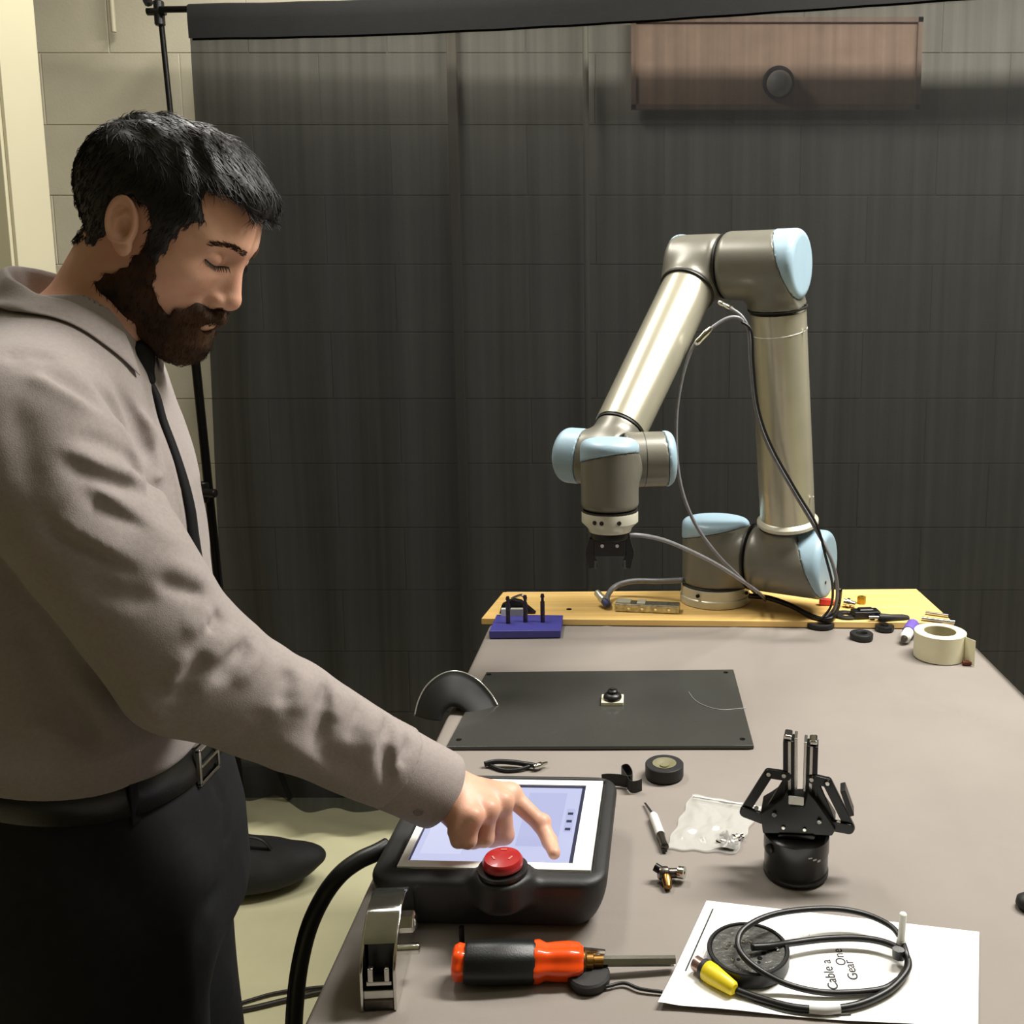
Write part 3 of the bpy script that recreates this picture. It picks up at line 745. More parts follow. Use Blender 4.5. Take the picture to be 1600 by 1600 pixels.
MB().bar(PY(714, 1107, yy), PY(777, 1105, yy), .006, .004).cyl(PY(717, 1108, yy-.004), PY(717, 1108, yy+.008), .005, n=12).build('foot', M_['black_plastic'], t, bev=.0006)
# ---- blue block with three pins
c = [PZ(*q, TZ+.016) for q in ((764, 986), (876, 985), (880, 961), (776, 960))]
t = thing('pin_block', 'dark blue plastic block holding three upright pins at the far left of the table', 'fixture', PT(820, 990))
MB().prism([(p.x, p.y) for p in c], (0, 0, E0), (1, 0, 0), (0, 1, 0), .0152).build('base', M_['blue'], t, bev=.0015)
for px, tpy, bpy_ in ((794, 932, 974), (821, 930, 972), (848, 928, 972)):
    b = PZ(px, bpy_, TZ+.016); top = PY(px, tpy, b.y).z
    MB().lathe([(0, -.002), (.0045, -.002), (.0045, top-b.z-.016), (.0030, top-b.z-.014), (.0030, top-b.z-.008), (.0044, top-b.z-.006), (.0030, top-b.z), (0, top-b.z)], b, n=12).build('pin', mat('dark_pin', (62, 56, 72), .35, .6, var=.3, vscale=300), t)
# black clip lying behind it
t = thing('black_clip', 'black wedge-shaped clip lying behind the blue block on the wooden board', 'clip', PZ(812, 948, BZ))
a0 = PZ(838, 955, BZ+.001)
MB().prism([(0, 0), (-.075, 0), (-.070, .018), (-.048, .030), (-.030, .026)], a0, (1, 0, 0), (0, 0, 1), .016).build('jaw', M_['black_plastic'], t, bev=.001)
MB().tube([PZ(800, 935, BZ+.030), PZ(815, 930, BZ+.030), PZ(822, 938, BZ+.022)], .003, 8, 5).build('spring', M_['steel'], t)
t = thing('white_terminal', 'small white and grey terminal strip just behind the blue block', 'terminal', PZ(800, 956, BZ))
for k, px in enumerate((787, 803, 812)):
    p = PZ(px, 957, BZ+.008); p.z = BZ; MB().box(p+Vector((0, 0, .0085)), (.014 if k else .010, .010, .0165)).build('terminal_block', M_['white_plastic'] if k == 0 else mat('grey_terminal', (168, 168, 160), .5), t, bev=.001)
# ---- right rear: red plug, metal bits, black discs
t = thing('red_plug', 'small red plastic plug under the blue shoulder cap of the robot', 'plug', PZ(1290, 945, BZ))
p = PZ(1292, 940, BZ+.008)
MB().bar(p+Vector((-.016, 0, .001)), p+Vector((.010, 0, -.001)), .013, .013).build('body', mat('red_plastic', (205, 48, 42), .4, var=.1), t, bev=.002)
MB().cyl(p+Vector((.010, 0, 0)), p+Vector((.020, .0, -.002)), .005, n=10).build('nozzle', mat('orange_red', (214, 92, 40), .4), t)
t = thing('metal_fitting', 'brass and steel tube fitting beside the red plug on the wooden board', 'fitting', PZ(1322, 945, BZ))
p = PZ(1318, 940, BZ+.012)
MB().lathe([(0, 0), (.007, 0), (.007, .006), (.010, .007), (.010, .013), (.006, .014), (.006, .024), (.004, .026), (0, .026)], p, (1, -.25, -.15), 12).build('body', M_['chrome'], t)
MB().lathe([(0, 0), (.006, 0), (.006, .012), (0, .012)], p+Vector((.010, 0, -.004)), (0, -.5, -1), 10).build('branch', M_['brass'], t)
t = thing('brass_nut', 'small yellowish brass nut on the board right of the metal fitting', 'nut', PZ(1346, 943, BZ))
p = PZ(1346, 943, BZ)
MB().lathe([(.0035, .0002), (.0085, .0002), (.0095, .002), (.0095, .014), (.0085, .016), (.0035, .016), (.0035, .0002)], p, n=6).build('hex', mat('old_brass', (172, 140, 42), .4, .7), t)
def ring(px, py, r, ri, h, label, z0=E0, nm='black_ring', cat='ring', tilt=(0, 0, 1), grp=None):
    p = PZ(px, py, z0+h*.5); p.z = z0
    o = MB().lathe([(ri, 0), (r-.0015, 0), (r, .0015), (r, h-.0015), (r-.0015, h), (ri+.001, h), (ri, h-.001), (ri, 0)], p+Vector((0, 0, 0)), tilt, 32).build(nm, M_['black_rubber'], smooth=45)
    return tag(o, label, cat, grp)
ring(1281, 974, .030, .012, .010, 'flat black ring on the grey cloth under the looping robot cable')
ring(1322, 961, .026, .010, .005, 'thin black ring on the front edge of the board below the metal fitting', z0=BZ+.0005)
ring(1346, 993, .0225, .011, .012, 'black ring with a wide round hole, nearest of the small black rings')
p = PZ(1352, 964, BZ+.0008)
t = thing('black_bracket', 'low black plastic bracket between the black rings and the purple marker', 'bracket', p)
MB().box(p+Vector((0, 0, .008)), (.055, .030, .014), rz=.1).box(p+Vector((0, .0, .017)), (.030, .018, .004), rz=.1).build('plate', M_['black_plastic'], t, bev=.002)
MB().cyl(p+Vector((.012, -.012, .006)), p+Vector((.012, -.021, .006)), .005, n=12).build('peg', M_['black_plastic'], t)
p = PZ(1382, 984, E0)
t = thing('knurled_disc', 'small black knurled wheel in front of the bracket', 'disc', p)
pr = [(.018*(1+.05*(k % 2))*math.cos(2*PI*k/32), .018*(1+.05*(k % 2))*math.sin(2*PI*k/32)) for k in range(32)]
MB().prism(pr, p, (1, 0, 0), (0, 1, 0), .010).build('rim', M_['black_plastic'], t, bev=.0006)
MB().lathe([(0, .010), (.008, .010), (.008, .013), (0, .013)], p, n=16).build('hub', M_['dark_steel'], t)
p1, p2 = PZ(1372, 966, BZ+.007), PZ(1418, 968, E0+.012)
t = thing('black_handle_tool', 'short black handle lying along the board edge left of the purple marker', 'tool', (p1+p2)/2-Vector((0, 0, .012)))
MB().lathe([(0, 0), (.006, .001), (.0085, .006), (.0075, .03), (.0085, .055), (.0065, .068), (0, .07)], p1+Vector((0, 0, .002)), p2-p1, 14).build('handle', M_['black_rubber'], t)
MB().cyl(p1+Vector((-.018, .002, .002)), p1+Vector((.004, 0, .002)), .003, n=10).build('shank', M_['steel'], t)
t = thing('purple_marker', 'thick white marker with a purple cap leaning behind the cream tape roll', 'marker', PT(1418, 1000))
m0, m1 = PT(1413, 998, .0115), PT(1436, 962, .024)
dm = (m1-m0).normalized()
MB().lathe([(0, 0), (.0075, 0), (.0105, .003), (.0105, .032), (0, .032)], m0, dm, 20).build('barrel', M_['white_plastic'], t)
MB().lathe([(0, .032), (.0125, .032), (.0130, .036), (.0130, .068), (.011, .073), (0, .074)], m0, dm, 20).build('cap', mat('purple_plastic', (112, 92, 176), .4, var=.05), t)
MB().lathe([(0, -.006), (.0055, -.006), (.0065, 0), (0, 0)], m0, dm, 16).build('tip', M_['dark_steel'], t)
p1, p2 = PZ(1440, 966, BZ+.005), PZ(1492, 972, BZ+.005)
t = thing('thin_probe', 'pair of thin steel rods lying behind the cream tape roll near the right table edge', 'probe', (p1+p2)/2-Vector((0, 0, .005)))
MB().cyl(p1, p2, .0038, n=12).build('rod', M_['steel'], t)
MB().cyl(PZ(1446, 957, BZ+.0045), PZ(1482, 962, BZ+.0045), .0034, n=12).build('rod', M_['steel'], t)
# ---- cream tape roll
tcn = PT(1467, 1040); tcn.y += .045; tcn.x = (PT(1467, 1040).x)*(tcn.y*.99+.09)/(PT(1467, 1040).y*.99+.09)
t = thing('tape_roll', 'wide cream masking tape roll with a loose end standing at the right of the table', 'tape roll', (tcn.x, tcn.y, E0))
RR = .0462; hh = .0490
MB().lathe([(.0300, 0), (RR-.001, 0), (RR, .001), (RR, hh-.001), (RR-.001, hh), (.0300, hh)], (tcn.x, tcn.y, E0), n=56).build('tape', M_['tape'], t)
MB().lathe([(.0300, .0005), (.0300, hh-.0004), (.0285, hh-.0004), (.0285, .0005), (.03, .0005)], (tcn.x, tcn.y, E0), n=48).build('core', mat('card_core', (176, 168, 130), .8, var=.05), t)
rb = []
for k in range(6):
    q = math.radians(62-k*20); rb.append(Vector((tcn.x+math.cos(q)*(RR+.0006), tcn.y+math.sin(q)*(RR+.0006), E0+hh/2)))
rb.append(rb[-1]+Vector((.004, -.012, 0))); rb.append(rb[-1]+Vector((.0065, -.012, 0)))
rb = [p for p in rb]
MB().ribbon(rb, (0, 0, 1), hh*.98, .0006).build('loose_end', M_['tape'], t, smooth=60)
MB().box(rb[-1]+Vector((-.010, .010, -hh/2+.0035)), (.016, .010, .006)).build('red_mark', mat('dark_red', (96, 40, 24), .7), t, bev=.001)
# ---- black electrical tape roll with tail
bc = PT(1038, 1228); bc.y += .028; bc.x = PT(1038, 1228).x*(bc.y*.99+.09)/(PT(1038, 1228).y*.99+.09)
t = thing('electrical_tape', 'black electrical tape roll with a kinked tail, right behind the touch pad', 'tape roll', (bc.x, bc.y, E0))
rt = .0265; ht = .018
MB().lathe([(.0155, 0), (rt-.001, 0), (rt, .001), (rt, ht-.001), (rt-.001, ht), (.0155, ht)], (bc.x, bc.y, E0), n=48).build('tape', M_['black_rubber'], t)
MB().lathe([(0, .004), (.0060, .004), (.0060, .012), (.008, .013), (.0155, ht-.001), (.0165, ht+.0006), (.0150, ht+.0006), (.0060, .014), (.0060, .016), (0, .016)], (bc.x, bc.y, E0), n=40).build('core', mat('khaki_core', (112, 108, 78), .6, var=.1, vscale=60), t)
tl = [PT(1003, 1226, .010), PT(996, 1229, .009), PT(985, 1229, .009), PT(978, 1218, .010), PT(971, 1206, .012), PT(981, 1203, .013), PT(988, 1214, .011), PT(985, 1222, .009), PT(968, 1219, .0095), PT(950, 1218, .0095), PT(940, 1219, .0095)]
MB().ribbon(tl, (0, 0, 1), .017, .0006, 3).build('tail', M_['black_rubber'], t, smooth=30)
# ---- little things round the touch pad
a, b = PT(942, 1241, .004), PT(960, 1253, .004)
t = thing('small_screw', 'tiny dark screw with a pale head lying right of the touch pad', 'screw', (a+b)/2-Vector((0, 0, .004)))
MB().cyl(a, b, .0016, n=8).build('shank', M_['black_metal'], t)
MB().lathe([(0, 0), (.003, 0), (.003, .002), (0, .003)], a, a-b, 10).build('head', M_['steel'], t)
t = thing('probe_lead', 'short bundled black lead with a silver tip just behind the touch pad', 'lead', PT(812, 1198))
pts = [PT(q[0], q[1], q[2]) for q in ((757, 1194, .005), (775, 1190, .008), (800, 1191, .007), (822, 1194, .006), (835, 1196, .006))]
MB().tube(pts, .0038, 8, 5).tube([PT(762, 1194, .004), PT(785, 1203, .003), (PT(808, 1203, .003)), PT(828, 1197, .005)], .0026, 8, 5).build('wire', M_['black_cable'], t, smooth=180)
MB().lathe([(0, 0), (.003, 0), (.0045, .004), (.0045, .012), (.0028, .014), (.0020, .022), (0, .024)], PT(834, 1199, .006), PT(866, 1188, .006)-PT(834, 1199, .006), 12).build('tip', M_['chrome'], t)
# scribe with white grip
t = thing('craft_knife', 'thin craft knife with a white and dark grip left of the plastic bag', 'knife', PT(1028, 1300))
a, b = PT(1020, 1272, .006), PT(1040, 1326, .006)
d_ = (b-a).normalized(); Lk = (b-a).length
MB().lathe([(0, 0), (.004, .001), (.0056, .006), (.0056, Lk*.62), (0, Lk*.62)], a, d_, 14).build('grip', M_['white_plastic'], t)
MB().lathe([(0, Lk*.62), (.0050, Lk*.62), (.0044, Lk*.8), (.0050, Lk*.95), (0, Lk)], a, d_, 12).build('tail', M_['dark_steel'], t)
MB().bar(a+Vector((-.001, -.001, -.0040)), b+Vector((-.001, -.001, -.0025)), .006, .003).build('clip', M_['black_plastic'], t)
MB().add([a+d_*.001+Vector((-.002, 0, 0)), a+d_*.001+Vector((.002, 0, 0)), PT(1008, 1254, .003)+Vector((.001, 0, 0)), PT(1008, 1254, .003)+Vector((-.002, 0, 0)), a+d_*.001+Vector((-.002, 0, .0006)), a+d_*.001+Vector((.002, 0, .0006)), PT(1008, 1254, .0036)+Vector((.001, 0, 0)), PT(1008, 1254, .0036)+Vector((-.002, 0, 0))], [(0, 1, 2, 3), (4, 7, 6, 5), (0, 4, 5, 1), (1, 5, 6, 2), (2, 6, 7, 3), (3, 7, 4, 0)]).build('blade', M_['steel'], t, smooth=0)
# brass and steel thumb fitting
p = PT(1044, 1366, .011)
t = thing('hose_fitting', 'small dark metal three-way fitting lying in front of the craft knife', 'fitting', PT(1048, 1372))
MB().lathe([(0, 0), (.006, 0), (.0075, .003), (.0075, .010), (.0055, .012), (.0055, .022), (0, .022)], p+Vector((-.011, .002, .0)), (1, .2, -.12), 14).build('body', M_['dark_steel'], t)
MB().lathe([(.002, 0), (.0068, 0), (.0068, .007), (.002, .007)], p+Vector((.012, .004, .0)), (1, -.4, .1), 14).build('collar', M_['chrome'], t)
MB().lathe([(0, 0), (.0055, 0), (.0060, .004), (.0045, .014), (0, .016)], p+Vector((-.002, -.002, -.002)), (.1, -1, -.35), 14).build('branch', M_['brass'], t)
MB().lathe([(0, 0), (.0048, 0), (.0048, .008), (0, .009)], p+Vector((-.008, .004, .002)), (-.8, .4, .3), 12).build('nipple', M_['black_metal'], t)
# ---- clear bag with screws
M_['bag'] = mat('clear_film', (222, 222, 216), .2, 0, alpha=.34, spec=.7)
corners = [PT(1040, 1327, .001), PT(1150, 1334, .001), PT(1190, 1262, .001), PT(1081, 1243, .001)]
def bil(u, v, c=corners): return c[0].lerp(c[1], u).lerp(c[3].lerp(c[2], u), v)
t = thing('plastic_bag', 'clear plastic bag with dark screws in its corner behind the standing gripper', 'bag', PT(1115, 1290))
for lay, nm in ((0, 'film'), (1, 'film')):
    N = 34; vv = []; ff = []
    for i in range(N+1):
        for j in range(N+1):
            u, v = i/N, j/N; e = min(u, 1-u, v, 1-v)
            lump = math.exp(-((u-.86)**2/.03+(v-.12)**2/.03))
            z = .0006+lay*(.0015+min(e*6, 1)*(.004+.0028*math.sin(u*17+2.5*math.sin(v*9))*math.sin(v*13+u*5)+.0018*noise.noise(Vector((u*14, v*12, 3))))+lump*.009)
            p = bil(u, v); vv.append((p.x+.0015*math.sin(v*21), p.y+.0015*math.sin(u*19), E0+z))
    for i in range(N):
        for j in range(N): k = i*(N+1)+j; ff.append((k, k+N+1, k+N+2, k+1))
    MB().add(vv, ff).build(nm, M_['bag'], t, smooth=180)
pb = bil(.15, .5); 
MB().ribbon([bil(u, .93)+Vector((0, 0, .0045)) for u in (.04, .5, .96)], (0, 1, 0), .003, .0016, 4).build('zip_strip', mat('zip_plastic', (214, 214, 210), .35), t)
sb = None
for k in range(26):
    u, v = .86+random.uniform(-.11, .10), .14+random.uniform(-.08, .12)
    p = bil(u, v); q = random.uniform(0, PI); d = Vector((math.cos(q), math.sin(q), random.uniform(-.2, .3))).normalized()
    b0 = p+Vector((0, 0, .0035+random.uniform(0, .0045)))
    if sb is None:
        sb = MB().cyl((0, 0, 0), (.009, 0, 0), .0016, n=8).lathe([(0, -.002), (.0030, -.002), (.0030, 0), (0, 0)], (0, 0, 0), (1, 0, 0), 8).mesh('screw'); sb.materials.append(M_['dark_steel'])
    o = bpy.data.objects.new('screw', sb); C.objects.link(o); o.parent = t
    o.location = b0-t.location; o.rotation_euler = d.to_track_quat('X', 'Z').to_euler()
# ---- standing black gripper
gc = Vector((PT(1243, 1375).x, 1.022, E0)); gc.x = (1243-994)/1500*(1.022*.99+.64*.143)
gy_ = math.radians(-12); Gx = Vector((math.cos(gy_), math.sin(gy_), 0)); Gn = Vector((-math.sin(gy_), math.cos(gy_), 0))
M_['gblack'] = mat('anodised_black', (20, 20, 21), .28, .3, var=.15, vscale=60, spec=.6)
t = thing('robot_gripper', 'black two-finger robot gripper standing upright on the grey cloth', 'gripper', gc)
def gp(px, py, d=0): return PP(px, py, gc+Gn*d, Gn)
zt_ = gp(1243, 1300).z
hg = zt_-gc.z
MB().lathe([(0, 0), (.0345, 0), (.0370, .002), (.0370, .006), (.0355, .008), (.0360, .012), (.0360, hg*.55), (.0370, hg*.62), (.0370, hg), (.0330, hg+.003), (0, hg+.003)], gc, n=48).build('base', M_['gblack'], t)
mk = MB()
for k, (u, w_) in enumerate(((-.9, .004), (-.72, .003), (-.58, .006))):
    q = math.radians(-75+k*9); c = gc+Vector((math.cos(q), math.sin(q), 0))*.0366+Vector((0, 0, hg*.78-k*.003))
    mk.box(c, (.0012, .0045, .0012+.0006*k), rz=q)
mk.build('emblem', mat('pale_print', (190, 190, 190), .5), t)
cq = gc+Gx*-.028-Gn*.024+Vector((0, 0, hg*.8))
MB().lathe([(0, 0), (.0055, 0), (.0055, .003), (.0035, .004), (0, .004)], cq, -Gn-Gx*.8, 16).build('side_screw', M_['black_plastic'], t)
outl = [gp(*q, -.019) for q in ((1192, 1302), (1188, 1270), (1202, 1262), (1222, 1248), (1230, 1235), (1236, 1258), (1256, 1258), (1262, 1236), (1275, 1250), (1296, 1280), (1306, 1296), (1300, 1306))]
lx_ = [((p-gc).dot(Gx), p.z-gc.z) for p in outl]
MB().prism(lx_, gc-Gn*.020, Gx, Zz, -.040).build('palm', M_['gblack'], t, bev=.0015)
def seg(p, q, w, th, d=0, nm='link', m='gblack', r=None):
    a, b = gp(p[0], p[1], d), gp(q[0], q[1], d)
    dr = (b-a).normalized(); sd = Gn.cross(dr).normalized(); L = (b-a).length; n = 8
    pl = [(L+w/2*math.cos(x), w/2*math.sin(x)) for x in np.linspace(-PI/2, PI/2, n)]+[(w/2*math.cos(x), w/2*math.sin(x)) for x in np.linspace(PI/2, 3*PI/2, n)]
    return MB().prism(pl, a-Gn*th/2, dr, -sd if dr.cross(-sd).dot(Gn) > 0 else sd, th)
def pin(px, py, d, r=.0026):
    c = gp(px, py, d); MB().cyl(c, c-Gn*.0016, r, n=10, e=.0004).build('pin', M_['chrome'], t)
def addlink(p, q, w, th, d, nm='link', mt='gblack'):
    seg(p, q, w, th, d).build(nm, M_[mt], t, bev=.0008)
for d in (-.010, .010):
    addlink((1164, 1266), (1201, 1208), .0105, .006, d)
    addlink((1164, 1268), (1196, 1280), .0120, .006, d*1.3)
    addlink((1196, 1276), (1229, 1222), .0095, .005, d*.8)
    addlink((1201, 1208), (1229, 1212), .0105, .006, d)
    addlink((1328, 1292), (1293, 1222), .0110, .006, d)
    addlink((1326, 1294), (1294, 1288), .0120, .006, d*1.3)
    addlink((1300, 1286), (1272, 1220), .0095, .005, d*.8)
    addlink((1293, 1222), (1268, 1216), .0105, .006, d)
MB().bar(gp(1322, 1268, -.012)+Gx*.006, gp(1308, 1228, -.012)+Gx*.006, .006, .020, Gn).build('cover', M_['black_plastic'], t, bev=.001)
for q in ((1164, 1267), (1182, 1262), (1201, 1210), (1225, 1212), (1210, 1273), (1280, 1284), (1328, 1294), (1310, 1284), (1293, 1224), (1268, 1218)):
    pin(q[0], q[1], -.0222 if 1205 < q[0] < 1285 and q[1] > 1265 else -.0142)
for q in ((1224, 1293), (1257, 1296)): pin(q[0], q[1], -.0205, .0022)
addlink((1219, 1306), (1270, 1308), .005, .003, -.0212, 'front_bar')
for (bx, by), (tx_, ty_), sx in (((1233, 1258), (1233, 1152), -1), ((1267, 1262), (1270, 1160), 1)):
    a, b = gp(bx, by), gp(tx_, ty_)
    f = MB().bar(a+Vector((0, 0, -.004)), b, .0125, .022, Gn)
    f.build('finger', M_['gblack'], t, bev=.0015)
    q = MB().bar(a.lerp(b, .30)+Gx*(-sx*.0077), b+Vector((0, 0, .004))+Gx*(-sx*.0077), .0034, .020, Gn)
    q.build('fingertip_pad', M_['steel'], t, bev=.0008)
    MB().bar(b+Gx*(sx*.001), b+Vector((0, 0, .006))+Gx*(sx*.0005), .009, .018, Gn).build('nail', M_['chrome'], t, bev=.002)
    MB().bar(a.lerp(b, .3)-Gn*.0112-Gx*sx*.001, b-Gn*.0112-Gx*sx*.001, .003, .0012, Gn).build('edge_strip', M_['steel'], t)
p = gp(1244, 1251, -.0205)
MB().box(p, (.017, .002, .010), (Gx, Gn, Zz)).build('white_pad', M_['white_plastic'], t, bev=.001)
# ================================================================ FRONT OF THE TABLE
# ---- sheet of paper (its bottom edge is out of frame)
pc_ = [PT(1104, 1408, .001), PT(1530, 1457, .001), PT(1528, 1612, .001), PT(1028, 1573, .001)]
def bilp(u, v): return pc_[3].lerp(pc_[2], u).lerp(pc_[0].lerp(pc_[1], u), v)
t = thing('paper_sheet', 'white printed sheet of paper under the coiled black cable', 'paper', PT(1280, 1500))
N = 40; vv = []; ff = []
def pz_(u, v):
    e = .0014*math.exp(-(v/.06)**2)*(1+math.sin(u*9))*.9+.003*math.exp(-((u)/.05)**2-((v)/.2)**2)
    return E0+.0006+e+.00025*math.sin(u*8)*math.sin(v*6)
for lay in (0, 1):
    for i in range(N+1):
        for j in range(N+1):
            u, v = i/N, j/N; p = bilp(u, v); vv.append((p.x, p.y, pz_(u, v)+(.00025 if lay else 0)))
K = (N+1)**2
for i in range(N):
    for j in range(N):
        k = i*(N+1)+j; ff.append((k+K, k+N+1+K, k+N+2+K, k+1+K)); ff.append((k, k+1, k+N+2, k+N+1))
for i in range(N):
    for a, b in ((i*(N+1), (i+1)*(N+1)), (i*(N+1)+N, (i+1)*(N+1)+N), (i, i+1), (N*(N+1)+i, N*(N+1)+i+1)): ff.append((a, b, b+K, a+K))
MB().add(vv, ff).build('sheet', M_['paper'], t, smooth=0)
PU = (bilp(1, .5)-bilp(0, .5)).normalized(); PV = (bilp(.2, 1)-bilp(.2, 0)).normalized(); PZt = E0+.0010
def flatbar(pa, pb, w, nm, m):
    a, b = PZ(*pa, PZt), PZ(*pb, PZt); MB().bar(a, b, w, .0002).build(nm, m, t, smooth=0)
flatbar((1114, 1420), (1053, 1558), .0016, 'printed_rule', M_['ink'])
def text(s, px, py, size, nm='printed_text', m='ink', ang=0, par=None, z=None, sx=1):
    cu = bpy.data.curves.new(nm, 'FONT'); cu.body = s; cu.size = size; cu.extrude = .0001; cu.align_x = 'CENTER'; cu.align_y = 'CENTER'
    tmp = bpy.data.objects.new(nm, cu); C.objects.link(tmp)
    dg = bpy.context.evaluated_depsgraph_get(); me = bpy.data.meshes.new_from_object(tmp.evaluated_get(dg)); bpy.data.objects.remove(tmp)
    base = PZ(px, py, PZt+.00015 if z is None else z)
    me.transform(Matrix.Translation(base) @ Matrix.Rotation(ang, 4, 'Z') @ Matrix.Scale(sx, 4, (1, 0, 0)))
    me.materials.clear()
    return link(nm, me, M_[m], t if par is None else par, smooth=0)
text('Cable a', 1297, 1522, .0140, ang=PI/2); text('One', 1312, 1495, .0140, ang=PI/2); text('Gear', 1330, 1515, .0140, ang=PI/2)
an = math.atan2(PV.y, PV.x)
for (px, py, s, z_) in ((1100, 1470, 'Setup notes', .0055), (1085, 1480, 'list', .005)): pass
for k, (pa, pb) in enumerate((((1126, 1432), (1100, 1496)), ((1121, 1436), (1098, 1490)), ((1068, 1542), (1076, 1530)))): flatbar(pa, pb, .0007, 'faint_print', M_['grey_ink'])
for k in range(5): flatbar((1236+k*8, 1438+k), (1228+k*9, 1462), .0007, 'faint_print', M_['grey_ink'])
# ---- round black puck
pz0 = PT(1170, 1528); pr_ = .0405
pk = Vector(((1169-994)/1500*((.905)*.99+.63*.143), 0, E0+.0018))
q = PZ(1169, 1482, E0+.016); pk = Vector((q.x, q.y, E0+.0018))
t = thing('black_puck', 'round black disc with a raised rim and pitted face on the white paper', 'disc', pk)
MB().lathe([(0, 0), (pr_-.002, 0), (pr_, .002), (pr_, .0145), (pr_-.001, .0155), (pr_-.0035, .0155), (pr_-.0045, .0135), (0, .0135)], pk, n=56).build('body', M_['black_plastic'], t)
fm = mat('pitted_grey', (84, 84, 80), .35, .3, var=.25, vscale=90, bump=.8, bscale=160)
MB().lathe([(0, .0135), (pr_-.005, .0135), (pr_-.005, .0143), (0, .0143)], pk, n=48).build('face', fm, t)
random.seed(11)
for k in range(16):
    q = random.uniform(0, 2*PI); r = random.uniform(.004, .030); c = pk+Vector((math.cos(q)*r, math.sin(q)*r, .0141))
    if k % 3 == 0: MB().lathe([(0, 0), (.0024, 0), (.0020, .0016), (0, .0020)], c, n=10).build('rivet', M_['chrome'], t)
    else: MB().cyl(c, c+Vector((0, 0, .0006)), random.uniform(.0016, .0032), n=12).build('hole', M_['black_metal'], t)
# ---- coiled black cable
t = thing('coiled_cable', 'black cable coiled in two loops with a yellow plug on the white paper', 'cable', PT(1290, 1500))
def lp(px, py, z): return PZ(px, py, E0+z)
c1_ = [(1150, 1547, .006), (1190, 1561, .005), (1240, 1574, .005), (1290, 1577, .005), (1340, 1570, .005), (1385, 1550, .006), (1411, 1526, .008), (1420, 1506, .010), (1410, 1486, .012), (1380, 1472, .012), (1340, 1466, .012), (1290, 1467, .012), (1240, 1473, .014), (1205, 1478, .020), (1175, 1480, .024)]
c2_ = [(1175, 1480, .024), (1155, 1470, .030), (1154, 1480, .032)]
MB().tube([lp(*q) for q in c1_], .0034, 10, 6).build('wire', M_['black_cable'], t, smooth=180)
c2_ = [(1405, 1530, .006), (1380, 1545, .005), (1330, 1551, .005), (1280, 1550, .006), (1230, 1538, .010), (1190, 1518, .020), (1163, 1496, .026), (1153, 1474, .030), (1162, 1452, .034), (1195, 1433, .034), (1240, 1423, .030), (1300, 1420, .024), (1350, 1428, .020), (1390, 1446, .018), (1407, 1466, .016), (1416, 1490, .014), (1417, 1510, .008), (1405, 1530, .006)]
MB().tube([lp(*q) for q in c2_], .0030, 10, 6).build('wire', M_['black_cable'], t, smooth=180)
MB().tube([lp(*q) for q in ((1148, 1545, .003), (1180, 1566, .0022), (1220, 1580, .0022), (1270, 1586, .0022), (1330, 1584, .0022))], .0008, 6, 6).build('thin_wire', mat('thin_grey_wire', (74, 74, 72), .4), t, smooth=180)
a, b = lp(1148, 1546, .009), lp(1101, 1514, .009)
dy_ = (b-a).normalized(); Ly = (b-a).length
MB().lathe([(0, 0), (.0045, 0), (.0065, .002), (.0088, Ly*.55), (.0095, Ly*.70), (.0095, Ly*.92), (.0070, Ly), (0, Ly)], a, dy_, 20).build('plug', M_['yellow'], t)
MB().lathe([(0, Ly), (.0092, Ly-.003), (.0092, Ly+.002), (0, Ly+.002)], a, dy_, 20).build('plug_collar', M_['black_rubber'], t)
MB().lathe([(0, Ly), (.0072, Ly), (.0072, Ly+.012), (.0060, Ly+.013), (0, Ly+.011)], a, dy_, 16).build('plug_tip', mat('rosy_metal', (150, 124, 116), .3, .8), t)
MB().tube([lp(1264, 1576, .0052), lp(1288, 1577.5, .0052), lp(1312, 1575.5, .0052)], .0046, 10, 4).build('sleeve_label', mat('grey_sleeve', (196, 196, 194), .4), t, smooth=60)
MB().tube([lp(1404, 1497, .008), lp(1404, 1490, .014), lp(1404, 1483, .020)], .006, 8, 3, flat=.6).build('clasp', M_['black_plastic'], t, smooth=60)
a = lp(1408, 1470, .018)
MB().cyl(a, a+Vector((.001, .0, .030)), .0036, n=12, e=.001).build('white_end', M_['white_plastic'], t)
MB().cyl(a+Vector((0, 0, -.004)), a+Vector((0, 0, .001)), .0048, n=12).build('end_collar', mat('pale_grey_collar', (180, 180, 176), .4), t)
# ---- screwdriver with orange and black handle
t = thing('screwdriver', 'orange and black handled screwdriver lying in front of the touch pad', 'screwdriver', PT(830, 1540))
zs = .0210
a, b = PT(706, 1504, zs), PT(1062, 1501, zs-.012)
sd_ = (b-a).normalized()
def at(px): return a+sd_*((PT(px, 1504, zs)-a).dot(sd_))
def ln(p, q): return (at(q)-at(p)).length
def fluted(x0, x1, rs, nf, amp, nm, m, n=48):
    """fluted grip: radius profile rs along the axis with nf flutes"""
    A_, B_ = at(x0), at(x1); x, y, d = frame(B_-A_); L = (B_-A_).length; vv = []; ff = []
    for i, (f, r) in enumerate(rs):
        for k in range(n):
            q = 2*PI*k/n; rr = r*(1+amp*math.cos(nf*q)); vv.append(A_+d*L*f+(x*math.cos(q)+y*math.sin(q))*rr)
    for i in range(len(rs)-1):
        for k in range(n): l = (k+1) % n; ff.append((i*n+k, i*n+l, (i+1)*n+l, (i+1)*n+k))
    ff.append(tuple(range(n))[::-1]); ff.append(tuple((len(rs)-1)*n+k for k in range(n)))
    return MB().add(vv, ff).build(nm, m, t, smooth=45)
